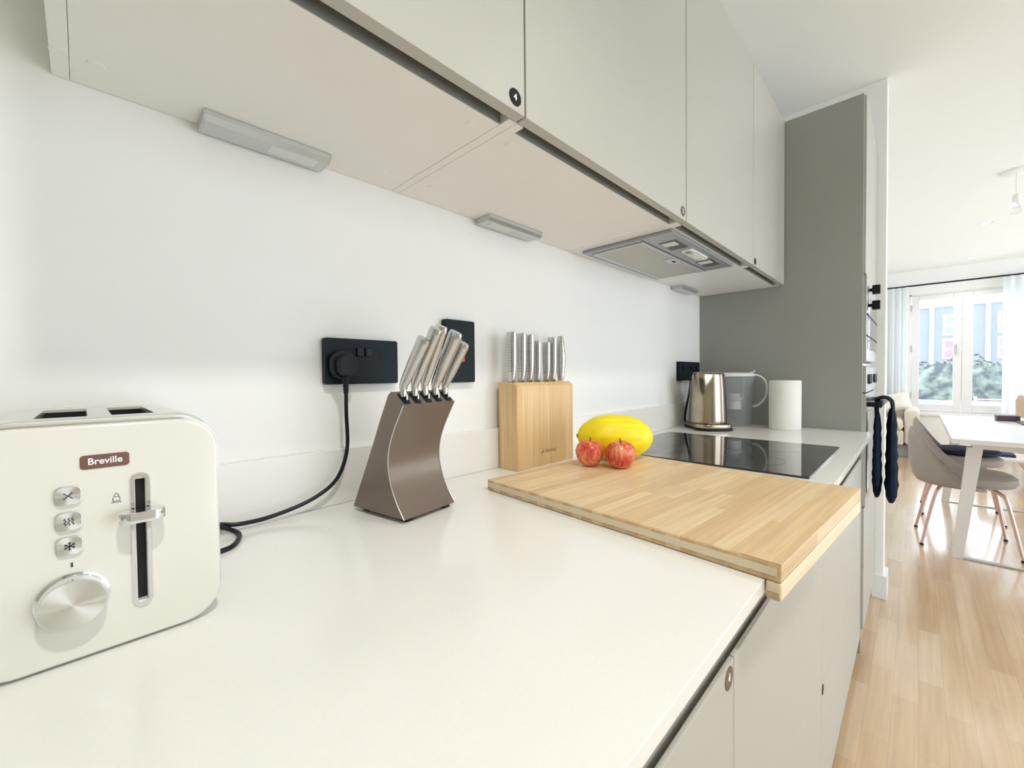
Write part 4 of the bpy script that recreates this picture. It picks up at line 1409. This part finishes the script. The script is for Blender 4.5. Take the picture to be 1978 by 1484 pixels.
# curtains and rod
rod = thing('curtain_rod', 'thin dark curtain rod above the far window', 'curtain rod', (8.12, -1.5, 2.35))
obj('pole', MB().tube([(8.13, -0.10, 2.347), (8.13, -2.9, 2.347)], 0.011, 12), rod_m, rod, world=True)
for y in (-0.2, -2.8):
    obj('bracket', MB().box(8.125, XW - 0.0005, y - 0.008, y + 0.008, 2.343, 2.351), rod_m, rod, world=True)


def curtain(ya, yb, label, folds, zb):
    pts = []
    n_ = folds * 8
    for i in range(n_ + 1):
        t_ = i / n_
        pts.append((8.12 + 0.028 * sin(t_ * folds * 2 * pi), ya + (yb - ya) * t_ + 0.006 * sin(t_ * folds * 4 * pi)))
    r0 = [Vector((x, y, 2.3350)) for x, y in pts]
    rings = []
    for zz, amp in ((2.335, 0.75), (1.6, 1.0), (0.8, 1.1), (zb, 1.15)):
        rings.append([Vector((8.12 + (x - 8.12) * amp, y, zz)) for x, y in pts] + [Vector((8.12 + (x - 8.12) * amp + 0.0012, y, zz)) for x, y in reversed(pts)])
    m_ = MB().loft(rings)
    o_ = obj('curtain', m_, MATS['sheer_curtain'], smooth=60)
    return tag(o_, label, 'curtain')


curtain(-0.18, -0.675, 'white sheer curtain gathered left of the far window', 7, 0.83)
curtain(-1.565, -2.35, 'white sheer curtain drawn over the right part of the far window', 9, 0.02)

# ------------------------------------------------------------------ outside
g_ = MB().box(XW + 0.2, 60, -40, 30, -0.3, -0.02)
struct('ground', g_, stone_m, smooth=0)
hg = thing('hedge', 'bushy green hedge outside behind the garden wall', 'hedge', (13.2, -1.6, 0))
m_ = MB()
rnd = random.Random(3)
vs_, fs_ = [], []
for i in range(5200):
    y = rnd.uniform(-6.5, 3.0)
    topz = 1.36 + 0.10 * sin(y * 3.1) + 0.07 * sin(y * 7.7 + 1)
    z = rnd.uniform(0.2, topz)
    x = 13.0 + 0.25 * (rnd.random() ** 2) + 0.12 * sin(y * 5 + z * 6)
    s_ = rnd.uniform(0.03, 0.075)
    a, b_ = rnd.uniform(0, 2 * pi), rnd.uniform(-0.9, 0.9)
    ux = Vector((sin(b_) * 0.7, cos(a) * s_ / s_, sin(a))).normalized() * s_
    uy = ux.cross(Vector((1, rnd.uniform(-0.6, 0.6), rnd.uniform(-0.6, 0.6)))).normalized() * s_ * 0.45
    c0 = Vector((x, y, z))
    k0 = len(vs_)
    vs_ += [c0 - ux, c0 + uy, c0 + ux, c0 - uy]
    fs_.append((k0, k0 + 1, k0 + 2, k0 + 3))
m_.add(vs_, fs_)
obj('foliage', m_, MATS['hedge'], hg, world=True, smooth=0)
m_ = MB()
rings = []
for i in range(40):
    y = -6.5 + 9.5 * i / 39
    rings.append([Vector((13.1 + 0.3 * cos(q) + 0.05 * sin(y * 5), y, 0.70 + (0.58 + 0.07 * sin(y * 3.1)) * sin(q))) for q in [2 * pi * j / 14 for j in range(14)]])
m_.loft(rings)
obj('inner_growth', m_, MATS['hedge'], hg, world=True)
o = obj('garden_wall', MB().box(11.6, 11.75, -6.5, 3, -0.02, 0.56, 0.01), mat('white_render', (0.85, 0.85, 0.86), 0.8))
tag(o, 'low white garden wall in front of the hedge outside', 'wall')
bn = thing('garden_bench', 'pinkish slatted garden bench outside the right sash', 'bench', (10.4, -1.75, 0))
for i in range(7):
    z = 0.40 + i * 0.04
    if i > 0:
        obj('slat', MB().box(10.50 + i * 0.006, 10.52 + i * 0.006, -2.2, -1.48, z, z + 0.022), bench_m, bn, world=True, smooth=0)
obj('seat', MB().box(10.10, 10.49, -2.2, -1.48, 0.38, 0.41, 0.004), bench_m, bn, world=True)
for x in (10.13, 10.53):
    for y in (-2.18, -1.50):
        obj('leg', MB().box(x - 0.02, x + 0.02, y - 0.02, y + 0.02, -0.0197, 0.3797 if x < 10.3 else 0.70), bench_m, bn, world=True, smooth=0)
o = obj('storage_box', MB().box(10.6, 11.1, -1.06, -0.3, -0.0197, 0.60, 0.01), mat('slate_blue_box', (0.25, 0.36, 0.45), 0.6))
tag(o, 'slate blue garden storage box outside the left sash', 'box')

bl = thing('apartment_building', 'lavender-grey apartment building with white windows across the road', 'building', (42, -3, 0))
obj('facade', MB().box(40, 46, -16, 10, -0.3, 5.45), facade_m, bl, world=True, smooth=0)
obj('fascia', MB().box(39.9, 46.1, -16.1, 10.1, 5.4502, 5.60), white_pl, bl, world=True, smooth=0)
for y in (-1.46, -4.02, -6.6, 1.2):
    obj('downpipe', MB().box(39.88, 39.998, y - 0.11, y + 0.11, -0.02, 5.45), white_pl, bl, world=True, smooth=0)
wblue = mat('far_pane', (0.20, 0.36, 0.42), 0.2)
wred = mat('pink_blind', (0.50, 0.18, 0.25), 0.7)
for y in (0.6, -1.97, -4.42, -7.0):
    for (za, zb, pm) in ((3.52, 4.92, wblue), (1.95, 3.30, wred)):
        wf = obj('window', MB().box(39.93, 39.999, y - 1.25, y, za, zb), white_pl, bl, world=True, smooth=0)
        for yy in (y - 0.13, y - 0.68):
            for q in range(2):
                zc = za + 0.12 + q * (zb - za - 0.1) / 2
                obj('pane', MB().box(39.91, 39.929, yy - 0.38, yy, zc, zc + (zb - za) / 2 - 0.22), pm, wf, world=True, smooth=0)
